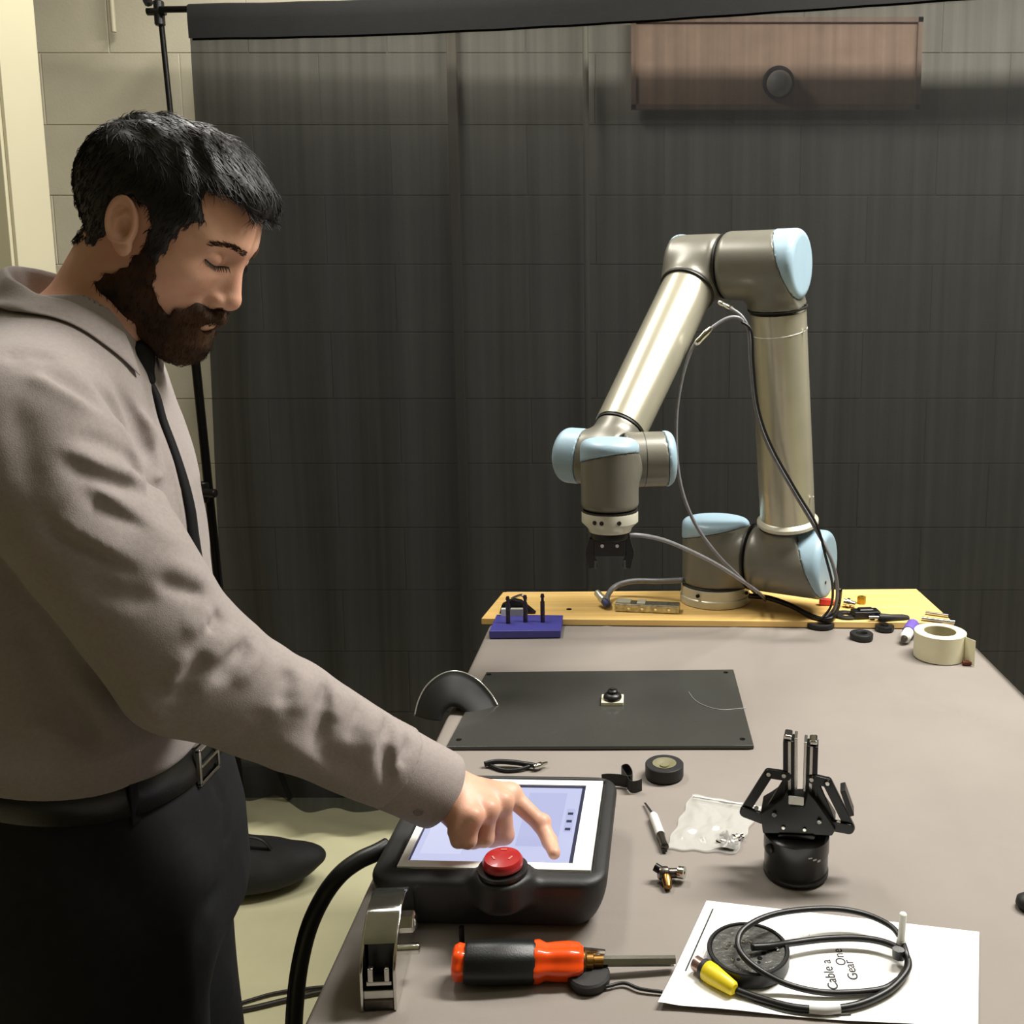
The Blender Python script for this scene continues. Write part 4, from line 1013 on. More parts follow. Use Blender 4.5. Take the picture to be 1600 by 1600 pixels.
fluted(706, 728, [(0, .010), (.15, .0145), (.5, .0165), (.8, .0155), (1, .015)], 6, .06, 'end_cap', M_['orange'])
fluted(726, 836, [(0, .0175), (.04, .0192), (.5, .0198), (.96, .0192), (1, .0175)], 8, .018, 'rubber_grip', mat('rubber_grip', (13, 17, 17), .42, bump=.1, bscale=600))
fluted(834, 912, [(0, .0180), (.10, .0184), (.25, .0155), (.45, .0165), (.7, .0170), (.9, .0160), (1, .0122)], 6, .07, 'front_grip', M_['orange'])
MB().lathe([(0, 0), (.0105, 0), (.0105, .004), (.0078, .006), (.0078, .012), (.0060, .013), (.0060, .022), (0, .022)], at(908), sd_, 16).build('chuck', M_['brass'], t)
MB().cyl(at(925), at(1060), .0050, n=6).build('shaft', M_['steel'], t)
# bits lying along it
h0 = PT(712, 1500, .030)
t2 = thing('hex_key', 'bent black hex key standing up behind the screwdriver end', 'hex key', PT(716, 1480))
MB().tube([PT(722, 1485, .003)+Vector((0, .006, 0)), PY(722, 1476, 1.0*PT(722, 1485).y+.006), PY(721, 1448, PT(722, 1485).y+.006)], .0028, 6, 4).build('arm', M_['black_metal'], t2, smooth=60)
MB().tube([PT(722, 1485, .004)+Vector((0, .0065, 0)), PT(735, 1486, .004)+Vector((0, .006, 0)), PT(765, 1484, .004)+Vector((0, .006, 0))], .0026, 6, 3).build('arm', M_['black_metal'], t2, smooth=60)
t3 = thing('rubber_disc', 'flat black rubber piece half under the screwdriver neck', 'rubber piece', PT(915, 1535))
MB().lathe([(0, 0), (.019, 0), (.0205, .002), (.0205, .008), (.0185, .010), (0, .010)], PT(920, 1534), n=28).build('foot', M_['black_rubber'], t3)
t4 = thing('loose_bits', 'pair of thin dark driver bits lying behind the screwdriver neck', 'bits', PT(915, 1488))
MB().cyl(PT(888, 1482, .018), PT(945, 1488, .010), .0028, n=6).build('bit', M_['dark_steel'], t4)
MB().cyl(PT(880, 1488, .016), PT(938, 1492, .008), .0026, n=6).build('bit', M_['steel'], t4)
# thin black wire from the screwdriver to under the paper
o = MB().tube([PT(925, 1545, .003), PT(950, 1541, .003), PT(975, 1536, .003), (PT(1000, 1545, .003)), PT(1035, 1550, .0025)], .0016, 8, 6).build('signal_cable', M_['black_cable'], smooth=180)
tag(o, 'thin dark cord running from the black rubber piece to the paper corner', 'cable')
# ---- chrome tape measure, standing
tm = PT(594, 1582)
t = thing('tape_dispenser', 'shiny silver tape dispenser standing on edge in the front left corner of the table', 'dispenser', tm)
xw = .033; ang = math.radians(4)
Tx = Vector((math.cos(ang), math.sin(ang), 0)); Ty = Vector((-math.sin(ang), math.cos(ang), 0))
xo = PT(592, 1582)
Lb = .105; Hb = .078
sil = [(0, 0), (Lb, 0), (Lb+.006, .020), (Lb, .050), (Lb*.80, .072), (Lb*.55, Hb), (Lb*.30, .072), (.012, .050), (0, .030)]
def smooth_poly(pl, n=4): return [(p.x, p.y) for p in spline([Vector((a_, b_, 0)) for a_, b_ in pl], n, True)]
o0 = Vector((xo.x, xo.y, E0))
sp = [(0, 0), (Lb, 0), (Lb+.004, .012), (Lb+.006, .030), (Lb-.002, .052), (Lb*.82, .068), (Lb*.6, .077), (Lb*.4, .076), (.020, .064), (.006, .050), (0, .038)]
for s in (-1, 1):
    oo = o0+Tx*(s*xw/2-(0 if s < 0 else .003))
    MB().prism([(a_, b_) for a_, b_ in sp], oo, Ty, Zz, .003).build('side_wall', M_['chrome'], t, bev=.001)
# top shell band
def band(pts2, wd, th, nm, m, off=0):
    pts = [o0+Tx*off+Ty*a_+Zz*b_ for a_, b_ in pts2]
    return MB().ribbon(pts, Tx, wd, th, 5).build(nm, m, t, smooth=40)
band([(.014, .058), (.018, .0625), (.026, .068), (.04, .0755), (Lb*.6, .0765), (Lb*.82, .0675), (Lb-.002, .0515), (Lb+.005, .030), (Lb+.003, .012)], xw-.004, .0016, 'top_shell', mat('smoky_chrome', (168, 170, 162), .14, .95, var=.1, vscale=30))
MB().box(o0+Ty*.016+Zz*.006, (xw-.006, .030, .010), (Tx, Ty, Zz)).build('base_plate', M_['dark_steel'], t, bev=.001)
MB().lathe([(.010, -.008), (.030, -.008), (.030, .008), (.010, .008), (.010, -.008)], o0+Ty*(Lb*.55)+Zz*.040, Tx, 40).build('tape_reel', M_['black_plastic'], t)
MB().box(o0+Ty*.010+Zz*.024, (xw-.010, .010, .004), (Tx, Ty, Zz)).box(o0+Ty*.004+Zz*.014, (xw-.006, .003, .010), (Tx, Ty, Zz)).build('cutter', M_['steel'], t, bev=.0006)
for s in (-1, 1): MB().box(o0+Tx*(s*.0075)+Ty*.008+Zz*.033, (.005, .008, .014), (Tx, Ty, Zz)).build('guide', M_['steel'], t, bev=.001)
MB().lathe([(0, 0), (.010, 0), (.010, .006), (.006, .010), (0, .011)], o0+Tx*(xw/2)+Ty*(Lb*.6)+Zz*.046, Tx, 6).lathe([(0, 0), (.005, 0), (.005, .014), (0, .015)], o0+Tx*(xw/2)+Ty*(Lb*.45)+Zz*.028, Tx, 12).build('side_knob', M_['chrome'], t)
MB().box(o0+Ty*.030+Zz*.030, (xw-.008, .020, .050), (Tx, Ty, Zz)).build('inner_block', M_['black_plastic'], t, bev=.001)
# dark thing at the right frame edge
o = MB().lathe([(0, 0), (.010, 0), (.013, .004), (.012, .010), (.007, .014), (0, .015)], PT(1606, 1418), n=20).build('rubber_bumper', M_['black_rubber'], smooth=60)
tag(o, 'small dark rubber bumper at the right edge of the picture, half cut off', 'bumper')
# ================================================================ TOUCH PAD (hand-held control panel)
zs_ = TZ+.060
cb_ = [PZ(620, 1355, zs_), PZ(923, 1361, zs_), PZ(917, 1221, zs_), PZ(637, 1298, zs_)]
Px = (cb_[1]-cb_[0]).normalized(); Px.z = 0; Py = Vector((-Px.y, Px.x, 0))
p0 = cb_[0]; Wb = (cb_[1]-cb_[0]).length; Db = (cb_[2]-cb_[1]).dot(Py)
pc0 = p0+Px*Wb/2+Py*Db/2
padt = thing('touch_panel', 'black rubber-cased control panel with a lit screen under the pointing hand', 'control panel', (pc0.x, pc0.y, E0))
M_['pad_rubber'] = mat('panel_rubber', (30, 30, 29), .52, var=.1, vscale=30, bump=.12, bscale=700)
Wc, Dc = Wb+.044, Db+.040
pcc = pc0+Px*(-.004)+Py*(-.006)
Rm = np.array([Px, Py, Zz], np.float32).T
def f_pad(P):
    q = (P-A3((pcc.x, pcc.y, 0)))@Rm; z = P[:, 2]
    zt2, zb2 = zs_+.002, E0
    k = np.clip((z-zb2)/(zt2-zb2), 0, 1); grow = -.016*(1-k)**2
    d = np.maximum(np.abs(q[:, 0])-(Wc/2+grow-.028), 0)**2+np.maximum(np.abs(q[:, 1])-(Dc/2+grow-.028), 0)**2
    dl = np.sqrt(d)-.028
    body = smax(dl, np.maximum(z-zt2, zb2-z), .010)
    # raised collar of the stop button, swelling out at the front
    qb = P-A3(es)
    col = s_cyl(P, Vector((es.x, es.y, zs_-.022)), Vector((es.x, es.y, zs_+.010)), .0285, .004)
    body = smin(body, col, .016)
    # recess for the screen
    rc = np.maximum(np.abs(q[:, 0]-(.004))-(Wb/2+.002), np.abs(q[:, 1]-.006)-(Db/2+.002)); rc = np.maximum(rc, (zs_-.004)-z)
    return np.maximum(body, -rc)
es = PZ(786, 1368, zs_+.006)
lo = (pcc.x-Wc/2-.06, pcc.y-Dc/2-.06, E0-.006); hi = (pcc.x+Wc/2+.06, pcc.y+Dc/2+.06, zs_+.03)
sculpt('case', f_pad, lo, hi, .0028, M_['pad_rubber'], padt, smooth=60)
BX = MB().box(pc0+Vector((0, 0, -zs_*0)), (Wb, Db, .004), (Px, Py, Zz))
bz = mat('white_bezel', (238, 238, 230), .35, var=.01)
be = MB()
sw0, sw1, sd0, sd1 = .008, .020, .012, .012       # left, right, front, back margins
for (u0, u1, v0, v1) in ((0, sw0, 0, Db), (Wb-sw1, Wb, 0, Db), (sw0, Wb-sw1, 0, sd0), (sw0, Wb-sw1, Db-sd1, Db)):
    be.box(p0+Px*(u0+u1)/2+Py*(v0+v1)/2+Vector((0, 0, -.0010)), (u1-u0, v1-v0, .004), (Px, Py, Zz))
bo_ = be.build('bezel', bz, padt, smooth=0)
scm = mat('lit_screen', (20, 20, 24), .12, emis=(206, 210, 244), es=.95)
sx_, sy_ = Wb-sw0-sw1, Db-sd0-sd1; scn = p0+Px*(sw0+sx_/2)+Py*(sd0+sy_/2)
so = MB().box(scn+Vector((0, 0, -.0025)), (sx_, sy_, .003), (Px, Py, Zz)).build('screen', scm, padt, smooth=0)
def ui(u0, u1, v0, v1, nm, m, z=-.0008):
    MB().box(p0+Px*(sw0+sx_*(u0+u1)/2)+Py*(sd0+sy_*(v0+v1)/2)+Vector((0, 0, z)), (sx_*(u1-u0), sy_*(v1-v0), .0003), (Px, Py, Zz)).build(nm, m, so, smooth=0)
dk = mat('screen_dark_bar', (20, 20, 22), .3, emis=(70, 74, 110), es=.5); md_ = mat('screen_panel', (20, 20, 24), .3, emis=(196, 201, 240), es=.9); lt = mat('screen_light', (20, 20, 24), .3, emis=(214, 217, 246), es=.98)
ui(0, 1, .975, 1, 'menu_bar', dk); ui(.975, 1, 0, 1, 'side_line', dk); ui(0, .012, 0, 1, 'side_line', dk)
ui(.90, .955, .38, .68, 'button_row', md_); ui(.62, .88, .2, .9, 'panel', md_, -.0009); ui(.05, .30, .1, .8, 'panel', lt, -.0009)
ui(.91, .945, .40, .43, 'icon', dk, -.0005); ui(.91, .945, .50, .53, 'icon', dk, -.0005); ui(.91, .945, .60, .63, 'icon', dk, -.0005)
# stop button
MB().lathe([(0, 0), (.024, 0), (.0255, .002), (.0255, .006), (.0, .006)], Vector((es.x, es.y, zs_+.0095)), n=40).build('button_collar', M_['black_plastic'], padt)
MB().lathe([(.010, 0), (.016, 0), (.0205, .004), (.0208, .009), (.0185, .0125), (.010, .0145), (0, .015)], Vector((es.x, es.y, zs_+.014)), n=40).build('stop_button', mat('red_button', (158, 28, 30), .32, var=.06, vscale=60, coat=.2), padt)
for k in range(3):
    q = math.radians(90+120*k); c = Vector((es.x+math.cos(q)*.010, es.y+math.sin(q)*.010, zs_+.0288))
    MB().box(c, (.006, .0016, .0006), rz=q+PI/2).build('arrow_mark', mat('pale_red', (214, 120, 110), .5), padt, smooth=0)
# thick cable of the panel
cp = [PY(606, 1322, 1.02), PY(588, 1332, 1.01), PY(560, 1345, 1.00), PY(532, 1366, .99), PY(506, 1400, .985), PY(484, 1446, .98), (PY(470, 1500, .98)), PY(462, 1560, .98), PY(459, 1640, .985)]
e_ = cp[-1]; cp += [Vector((e_.x-.01, e_.y+.01, .55)), Vector((e_.x-.02, e_.y+.03, .25)), Vector((e_.x-.01, e_.y+.06, .06)), Vector((e_.x+.08, e_.y+.12, .010)), Vector((e_.x+.35, e_.y+.10, .010))]
tag(MB().tube(cp, .0098, 12, 6).build('panel_cable', M_['black_cable'], smooth=180), 'thick black cable falling from the left side of the control panel to the floor', 'cable')
# ================================================================ FLOOR THINGS
o1 = PZ(492, 1340, .06); bx0 = PZ(430, 1395, 0)
t = thing('floor_bag', 'black padded bag lying on the pale floor behind the man', 'bag', (bx0.x, bx0.y+.05, 0))
c0 = Vector((PZ(415, 1400, 0).x-.03, PZ(415, 1400, 0).y+.04, .055))
def f_bag(P):
    d = s_ell(P, c0+Vector((-.05, 0, .012)), (.20, .10, .066)); d = smin(d, s_ell(P, c0+Vector((.11, 0, .035)), (.075, .05, .036)), .03)
    d = smin(d, s_ell(P, c0+Vector((-.16, 0, .02)), (.14, .12, .075)), .03)
    d = smax(d, -(P[:, 2]-.002), .01)
    return d+.003*nz(P, 40)
sculpt('body', f_bag, c0-Vector((.36, .16, .07)), c0+Vector((.25, .16, .12)), .007, mat('bag_fabric', (17, 17, 17), .8, var=.2, vscale=30, bump=.2), t)
MB().tube([c0+Vector((-.10, -.02, .075)), c0+Vector((-.05, -.03, .11)), c0+Vector((.02, -.03, .105)), c0+Vector((.05, -.02, .06))], .007, 8, 6, flat=.5).build('handle', M_['black_rubber'], t, smooth=180)
for k, (q, lab) in enumerate((([(300, 1592), (345, 1578), (390, 1563), (440, 1550), (520, 1541), (600, 1537)], 'thin dark cable on the floor beside the man, farther of two'), ([(300, 1600), (350, 1584), (400, 1574), (450, 1562), (515, 1549), (610, 1552)], 'thicker dark cable on the floor beside the man, nearer of two'))):
    tag(MB().tube([PZ(a, b, .006) for a, b in q], (.0040, .0062)[k], 8, 6).build('floor_cable', mat('brown_black_cable', (40, 34, 26), .5), smooth=180), lab, 'cable')
# ================================================================ THE MAN
M_['skin'] = mat('skin', (214, 168, 142), .48, rgb2=(203, 151, 127), vscale=28, bump=.10, bscale=700, sss=.12)
M_['shirt'] = mat('grey_shirt', (150, 141, 137), .82, var=.05, vscale=260, bump=.18, bscale=900, spec=.2, sheen=.15)
M_['trousers'] = mat('black_trousers', (24, 25, 27), .8, var=.12, vscale=90, bump=.12, bscale=700, spec=.25)
M_['leather'] = mat('black_leather', (20, 20, 19), .32, var=.15, vscale=60, bump=.1, bscale=500)
M_['hair'] = mat('dark_hair', (20, 16, 13), .5, rgb2=(16, 12, 10), vscale=60, spec=.4)
M_['beard'] = mat('brown_beard', (74, 50, 31), .75, rgb2=(32, 22, 14), vscale=30, spec=.2)
M_['tie'] = mat('black_tie', (10, 10, 11), .7, bump=.1, spec=.25)
man = thing('person', 'bearded man in grey shirt and black trousers pointing at the lit control panel', 'person', (-.58, .99, 0))
def rotm(yaw, pitch):
    m = Matrix.Rotation(math.radians(yaw), 3, 'Z') @ Matrix.Rotation(math.radians(pitch), 3, 'Y')
    return np.array(m, np.float32)
HC = A3((-.497, 1.02, 1.650)); HR = rotm(-2, 32)
def hl(P): return (P-HC)@HR
def hw(p): return Vector(tuple(HR@A3(p)+HC))
def s_skull(L):
    d = s_ell(L, (-.004, 0, .029), (.081, .074, .072))
    d = smin(d, s_ell(L, (.028, 0, .034), (.060, .062, .060)), .03)
    return d
def sym(L): q = L.copy(); q[:, 1] = np.abs(q[:, 1]); return q
def s_face(L, ear=True):
    S = sym(L)
    d = s_skull(L)
    d = smin(d, s_ell(L, (.036, 0, -.018), (.050, .056, .062)), .025)          # mid face
    d = smin(d, s_ell(L, (.044, 0, -.066), (.042, .044, .034)), .022)          # jaw front
    d = smin(d, s_ell(S, (.004, .044, -.046), (.034, .018, .036)), .028)       # jaw angle
    d = smin(d, s_ell(L, (.076, 0, -.088), (.016, .020, .016)), .016)          # chin
    d = smin(d, s_cap(S, (.077, .008, .030), (.066, .040, .028), .012, .010), .014)   # brow ridge
    d = smin(d, s_ell(S, (.052, .042, -.010), (.024, .018, .016)), .020)       # cheekbone
    d = smin(d, s_ell(L, (.076, 0, -.048), (.016, .024, .018)), .014)          # muzzle
    d = smax(d, -s_ell(S, (.094, .031, .0155), (.017, .018, .012)), .012)       # eye socket
    d = smin(d, s_ell(S, (.0670, .0300, .0140), (.0160, .0175, .0125)), .003)    # closed lids
    nose = s_cap(L, (.083, 0, .020), (.0985, 0, -.018), .0062, .0088)
    nose = smin(nose, s_ell(L, (.0990, 0, -.0235), (.0100, .0100, .0090)), .006)
    nose = smin(nose, s_cap(L, (.075, 0, .012), (.086, 0, -.023), .011, .0135), .010)
    nose = smin(nose, s_ell(S, (.0885, .0125, -.0270), (.0100, .0062, .0075)), .005)
    nose = smax(nose, -s_ell(S, (.0930, .0065, -.0350), (.0060, .0034, .0042)), .003)
    d = smin(d, nose, .007)
    d = smax(d, -s_cap(S, (.0820, .016, -.0255), (.0770, .0205, -.036), .0015), .004)    # wing crease
    d = smin(d, s_ell(L, (.0895, 0, -.0455), (.0080, .0200, .0055)), .004)     # upper lip
    d = smin(d, s_ell(L, (.0870, 0, -.0570), (.0085, .0180, .0060)), .004)     # lower lip
    d = smax(d, -s_cap(S, (.0965, 0, -.0512), (.0800, .0240, -.0530), .0014), .003)     # mouth line
    # upper lid crease and lid edge
    d = smax(d, -s_cap(S, (.0790, .0180, .0220), (.0700, .0440, .0215), .0010), .003)
    if not ear: return d
    # ear
    er = np.array(Matrix.Rotation(math.radians(-20), 3, 'Y') @ Matrix.Rotation(math.radians(0), 3, 'Z'), np.float32)
    ec = A3((.007, .0755, .003)); q = (S-ec)@er/.80
    e1 = s_ell(q, (0, .004, .004), (.0190, .0062, .0310))
    e1 = smin(e1, s_ell(q, (.003, .002, -.0250), (.0100, .0050, .0110)), .006)
    rim = np.abs(np.sqrt((q[:, 0]/.0165)**2+((q[:, 2]-.006)/.0265)**2)-1)*.0195
    rimd = np.sqrt(rim**2+(q[:, 1]-.009)**2)-.0032
    rimd = np.where(q[:, 2] < -.020, .02, rimd)
    e1 = smax(e1, -s_ell(q, (.004, .012, -.003), (.0105, .0110, .0150)), .002)
    e1 = smax(e1, -s_cap(q, (-.007, .011, .013), (.005, .011, .023), .0040), .002)
    e1 = smin(e1, rimd, .003)
    e1 = smin(e1, s_ell(q, (.012, .002, -.002), (.0045, .005, .006)), .003)     # tragus
    d = smin(d, e1*.80, .003)
    return d
NB = A3((-.566, .992, 1.535)); NT = hw((-.012, 0, -.048))
def s_neck(P):
    d = s_cap(P, NT, NB, .0500, .0520)
    return smin(d, s_cap(P, hw((.012, 0, -.075)), (-.556, .992, 1.50), .032, .034), .025)
# --- arms and hands
SR = Vector((-.545, .838, 1.470)); ER = PY(292, 1040, .865); WR = PY(676, 1229, .975)
SL = Vector((-.648, 1.140, 1.452)); EL = Vector((-.668, 1.200, 1.165)); WL = Vector((-.630, 1.205, .915))
KI, KM, KR_, KL = PY(798, 1243, 1.002), PY(784, 1256, .980), PY(762, 1268, .958), PY(738, 1279, .938)
zsc = zs_
I1, I2, I3 = PY(845, 1287, .990), PY(859, 1315, .972), PZ(866, 1333, zsc+.0065)
M1, M2, M3 = PY(789, 1305, .978), PY(768, 1311, .980), PY(756, 1296, .978)
R1, R2, R3 = PY(758, 1309, .955), PY(740, 1313, .957), PY(730, 1298, .957)
L1_, L2_, L3_ = PY(732, 1313, .934), PY(716, 1313, .937), PY(709, 1300, .938)
T1, T2, T3 = PY(722, 1244, 1.004), PY(754, 1268, 1.006), PY(776, 1286, .998)
def s_handR(P):
    W2 = PY(700, 1238, .978)
    d = s_cap(P, WR, W2, .0270, .0240)
    for K, w in ((KI, .0125), (KM, .0130), (KR_, .0125), (KL, .0115)):
        b = W2.lerp(K, .12)
        d = smin(d, s_cap(P, b, K, .0200, w), .012)
    d = smin(d, s_cap(P, W2.lerp(KL, .3)+Vector((0, 0, -.012)), KL+Vector((-.012, 0, -.012)), .016, .011), .012)
    for a, b, c, e, r in ((KM, M1, M2, M3, .0098), (KR_, R1, R2, R3, .0094), (KL, L1_, L2_, L3_, .0084)):
        f = smin(s_cap(P, a, b, r*1.10, r), s_cap(P, b, c, r*.98, r*.9), .004); f = smin(f, s_cap(P, c, e, r*.88, r*.8), .004)
        f = smin(f, s_ell(P, a+Vector((.002, -.002, .005)), (r*1.05, r*1.0, r*.95)), .004)
        d = smin(d, f, .0035)
    f = smin(s_cap(P, KI, I1, .0106, .0090), s_cap(P, I1, I2, .0090, .0080), .004); f = smin(f, s_cap(P, I2, I3, .0080, .0066), .004)
    f = smin(f, s_ell(P, KI+Vector((0, 0, .004)), (.011, .011, .010)), .004)
    f = smin(f, s_ell(P, I1+Vector((.002, 0, .002)), (.0094, .0094, .0088)), .003)
    d = smin(d, f, .005)
    th = smin(s_cap(P, T1, T2, .0145, .0112), s_cap(P, T2, T3, .0110, .0090), .005)
    d = smin(d, th, .008)
    # tendon lines on the back of the hand
    for K in (KI, KM, KR_):
        d = smin(d, s_cap(P, W2+Vector((0, 0, .013)), K+Vector((-.004, 0, .0085)), .0028, .0030), .008)
    return d
def s_handL(P):
    d = s_cap(P, WL, WL+Vector((.004, 0, -.02)), .025, .023)
    dn = Vector((.14, -.02, -1)).normalized(); fwd = Vector((1, 0, .14)).normalized()
    base = WL+dn*.02
    for k, (o, l) in enumerate(((.028, .074), (.010, .082), (-.008, .076), (-.025, .060))):
        K = base+dn*(.072-.004*abs(k-1))+fwd*o
        d = smin(d, s_cap(P, base+fwd*o*.5, K, .015, .0115), .012)
        a = K+dn*l*.45+fwd*.004+Vector((0, -.004, 0)); b = a+dn*l*.28+Vector((0, -.012, 0)); c = b+dn*l*.2+Vector((0, -.014, 0))
        f = smin(s_cap(P, K, a, .0095, .0088), s_cap(P, a, b, .0086, .0078), .003); f = smin(f, s_cap(P, b, c, .0078, .0068), .003)
        d = smin(d, f, .003)
    t1 = base+fwd*.040+dn*.030+Vector((0, -.01, 0)); t2 = t1+dn*.030+fwd*.010+Vector((0, -.006, 0)); t3 = t2+dn*.026
    d = smin(d, s_cap(P, base+fwd*.012, t1, .016, .012), .010)
    d = smin(d, smin(s_cap(P, t1, t2, .0115, .0105), s_cap(P, t2, t3, .0100, .0085), .004), .006)
    return d
# --- clothing shapes
ST_T = [(.9, -.600, .99, .140, .175), (1.00, -.603, .99, .128, .165), (1.09, -.606, .99, .131, .168), (1.20, -.606, .99, .141, .174), (1.30, -.610, .99, .143, .178), (1.385, -.614, .99, .139, .178), (1.45, -.618, .99, .128, .170), (1.50, -.616, .99, .112, .148), (1.545, -.602, .99, .086, .108), (1.575, -.582, .99, .058, .070), (1.62, -.575, .99, .05, .06)]
ST_P = [(.60, -.59, .99, .11, .16), (.90, -.598, .99, .146, .182), (.98, -.600, .99, .145, .181), (1.05, -.603, .99, .134, .172), (1.09, -.606, .99, .126, .164), (1.16, -.608, .99, .124, .162)]
TYAW = math.radians(8)
def tl(P):
    Q = P.copy(); x, y = P[:, 0]+.600, P[:, 1]-.99; c, s = math.cos(TYAW), math.sin(TYAW)
    w_ = np.clip((P[:, 2]-1.08)/.12, 0, 1); a = TYAW*w_; c, s = np.cos(a), np.sin(a)
    Q[:, 0] = x*c+y*s-.600; Q[:, 1] = -x*s+y*c+.99; return Q
def hcoord(P): return P[:, 2]+.30*(P[:, 0]+.46)-1.083
def s_sleeve(P, grow=0.0):
    d = smin(s_cap(P, SR, ER, .0700+grow, .0600+grow), s_cap(P, ER, WR, .0580+grow, .0400+grow), .02)
    return d
def s_torso_raw(P):
    d = s_loft(tl(P), ST_T, 2.15)
    sh = smin(s_cap(P, (-.590, .985, 1.520), SR, .062, .070), s_cap(P, (-.590, .995, 1.520), SL, .062, .070), .02)
    d = smin(d, sh, .045)
    return d
WD = (WR-ER).normalized()
CUF = WR-WD*.0                     # cuff end
def f_shirt0(P):
    t = s_torso_raw(P)
    # blouse over the belt
    t = smin(t, s_loft(P, [(1.0, -.600, .985, .140, .180), (1.14, -.600, .985, .144, .186), (1.20, -.597, .985, .144, .182), (1.3, -.595, .985, .135, .17)], 2.25)+np.abs(P[:, 2]-1.155)*.35, .02)
    t = smax(t, -(hcoord(P)-.012), .016)
    t = smax(t, P[:, 2]-1.585, .004)
    r = s_sleeve(P); l = smin(s_cap(P, SL, EL, .066, .057), s_cap(P, EL, WL, .056, .040), .02)
    d = smin(t, r, .006); d = smin(d, l, .012)
    # cuffs
    nearw = ((P-A3(WR))**2).sum(1) < .15**2
    d = np.where(nearw, np.maximum(d, (P-A3(WR-WD*.050))@A3(WD)), d)
    # keep the hand side free: sleeve capsule ends in the cuff
    return d
def hit(px, py, f, t0=.55):
    d = ray(px, py).normalized(); o = Vector((0, 0, CAMZ)); t = t0
    for _ in range(80):
        p = o+d*t; v = float(f(np.array([tuple(p)], np.float32))[0])
        if v < .0004: break
        t += max(v*.7, .0005)
        if t > 2: return None
    return p
FOLDS = [  # (photo polyline, displacement (+ ridge, - valley) in m, half width in m)
    ([(60, 580), (100, 596), (137, 620), (165, 650)], -.0075, .013), ([(182, 600), (212, 650), (230, 700), (236, 754), (250, 795)], -.013, .012),
    ([(145, 595), (180, 640), (205, 680), (224, 725)], -.0075, .008), ([(120, 683), (165, 692), (200, 712), (228, 757)], -.0075, .008),
    ([(95, 715), (140, 738), (180, 753), (232, 772)], -.009, .009), ([(120, 756), (160, 788), (205, 812), (262, 838)], -.0085, .010),
    ([(60, 800), (100, 838), (150, 866), (215, 900)], -.008, .012), ([(120, 900), (180, 930), (250, 940)], -.006, .012),
    ([(40, 588), (80, 600), (120, 625), (185, 668)], .0065, .009), ([(100, 702), (150, 725), (195, 740), (222, 750)], .0060, .008),
    ([(135, 762), (180, 785), (220, 815), (275, 850)], .0075, .010), ([(75, 800), (110, 828), (160, 855), (212, 880)], .0065, .010),
    ([(165, 640), (200, 690), (222, 740), (240, 780)], .0065, .007), ([(200, 610), (235, 670), (250, 740), (256, 790)], .005, .008),
    ([(345, 958), (318, 985)], -.006, .008), ([(389, 1003), (365, 1032), (335, 1066)], -.012, .0075), ([(368, 985), (345, 1008), (322, 1035)], .007, .009),
    ([(330, 950), (312, 975), (285, 990)], .006, .010), ([(410, 1010), (392, 1040), (365, 1070)], .006, .010),
    ([(450, 1045), (446, 1075), (440, 1105)], -.0065, .009), ([(476, 1050), (470, 1085), (462, 1120)], .0055, .011),
    ([(508, 1068), (504, 1105), (498, 1140), (500, 1170)], -.0115, .008), ([(524, 1075), (520, 1105), (516, 1130)], .0065, .010),
    ([(560, 1092), (552, 1130), (545, 1160)], -.0035, .009), ([(585, 1108), (580, 1145), (578, 1180)], .0055, .010),
    ([(606, 1120), (601, 1160), (606, 1225)], -.0100, .007), ([(622, 1132), (618, 1170), (622, 1220)], .0055, .008),
    ([(640, 1152), (628, 1180), (622, 1200)], -.0050, .006), ([(495, 1175), (535, 1198), (575, 1215), (650, 1246)], -.0080, .012),
    ([(318, 1020), (292, 1060), (268, 1104)], -.0080, .012), ([(300, 1015), (280, 1050), (262, 1090)], .0065, .009),
    ([(420, 1110), (400, 1140), (360, 1160)], -.005, .012), ([(430, 1150), (470, 1175), (520, 1205)], .004, .012),
    ([(110, 1050), (140, 1090), (165, 1125), (200, 1178)], .0090, .012), ([(90, 1070), (120, 1120), (150, 1170)], -.0060, .016),
    ([(20, 950), (60, 1020), (90, 1090)], -.005, .018), ([(30, 1130), (90, 1150), (150, 1195)], .005, .014),
    ([(215, 640), (250, 690), (275, 760)], .0030, .012), ([(20, 620), (40, 700), (50, 780)], -.0045, .016), ([(0, 560), (40, 552), (90, 560)], -.004, .010),
    ([(210, 1080), (235, 1110), (265, 1140)], .005, .012), ([(255, 880), (290, 895), (325, 915)], .006, .010), ([(245, 905), (285, 920), (318, 930)], -.006, .008),
]
MY = .988
def make_folds(lst, f):
    out = []
    for pl, a, wd in lst:
        pts = [hit(x, y, f) for x, y in pl]; pts = [p for p in pts if p is not None]
        for i in range(len(pts)-1): out.append((A3(pts[i]), A3(pts[i+1]), a, wd, i == 0, i == len(pts)-2))
    return out
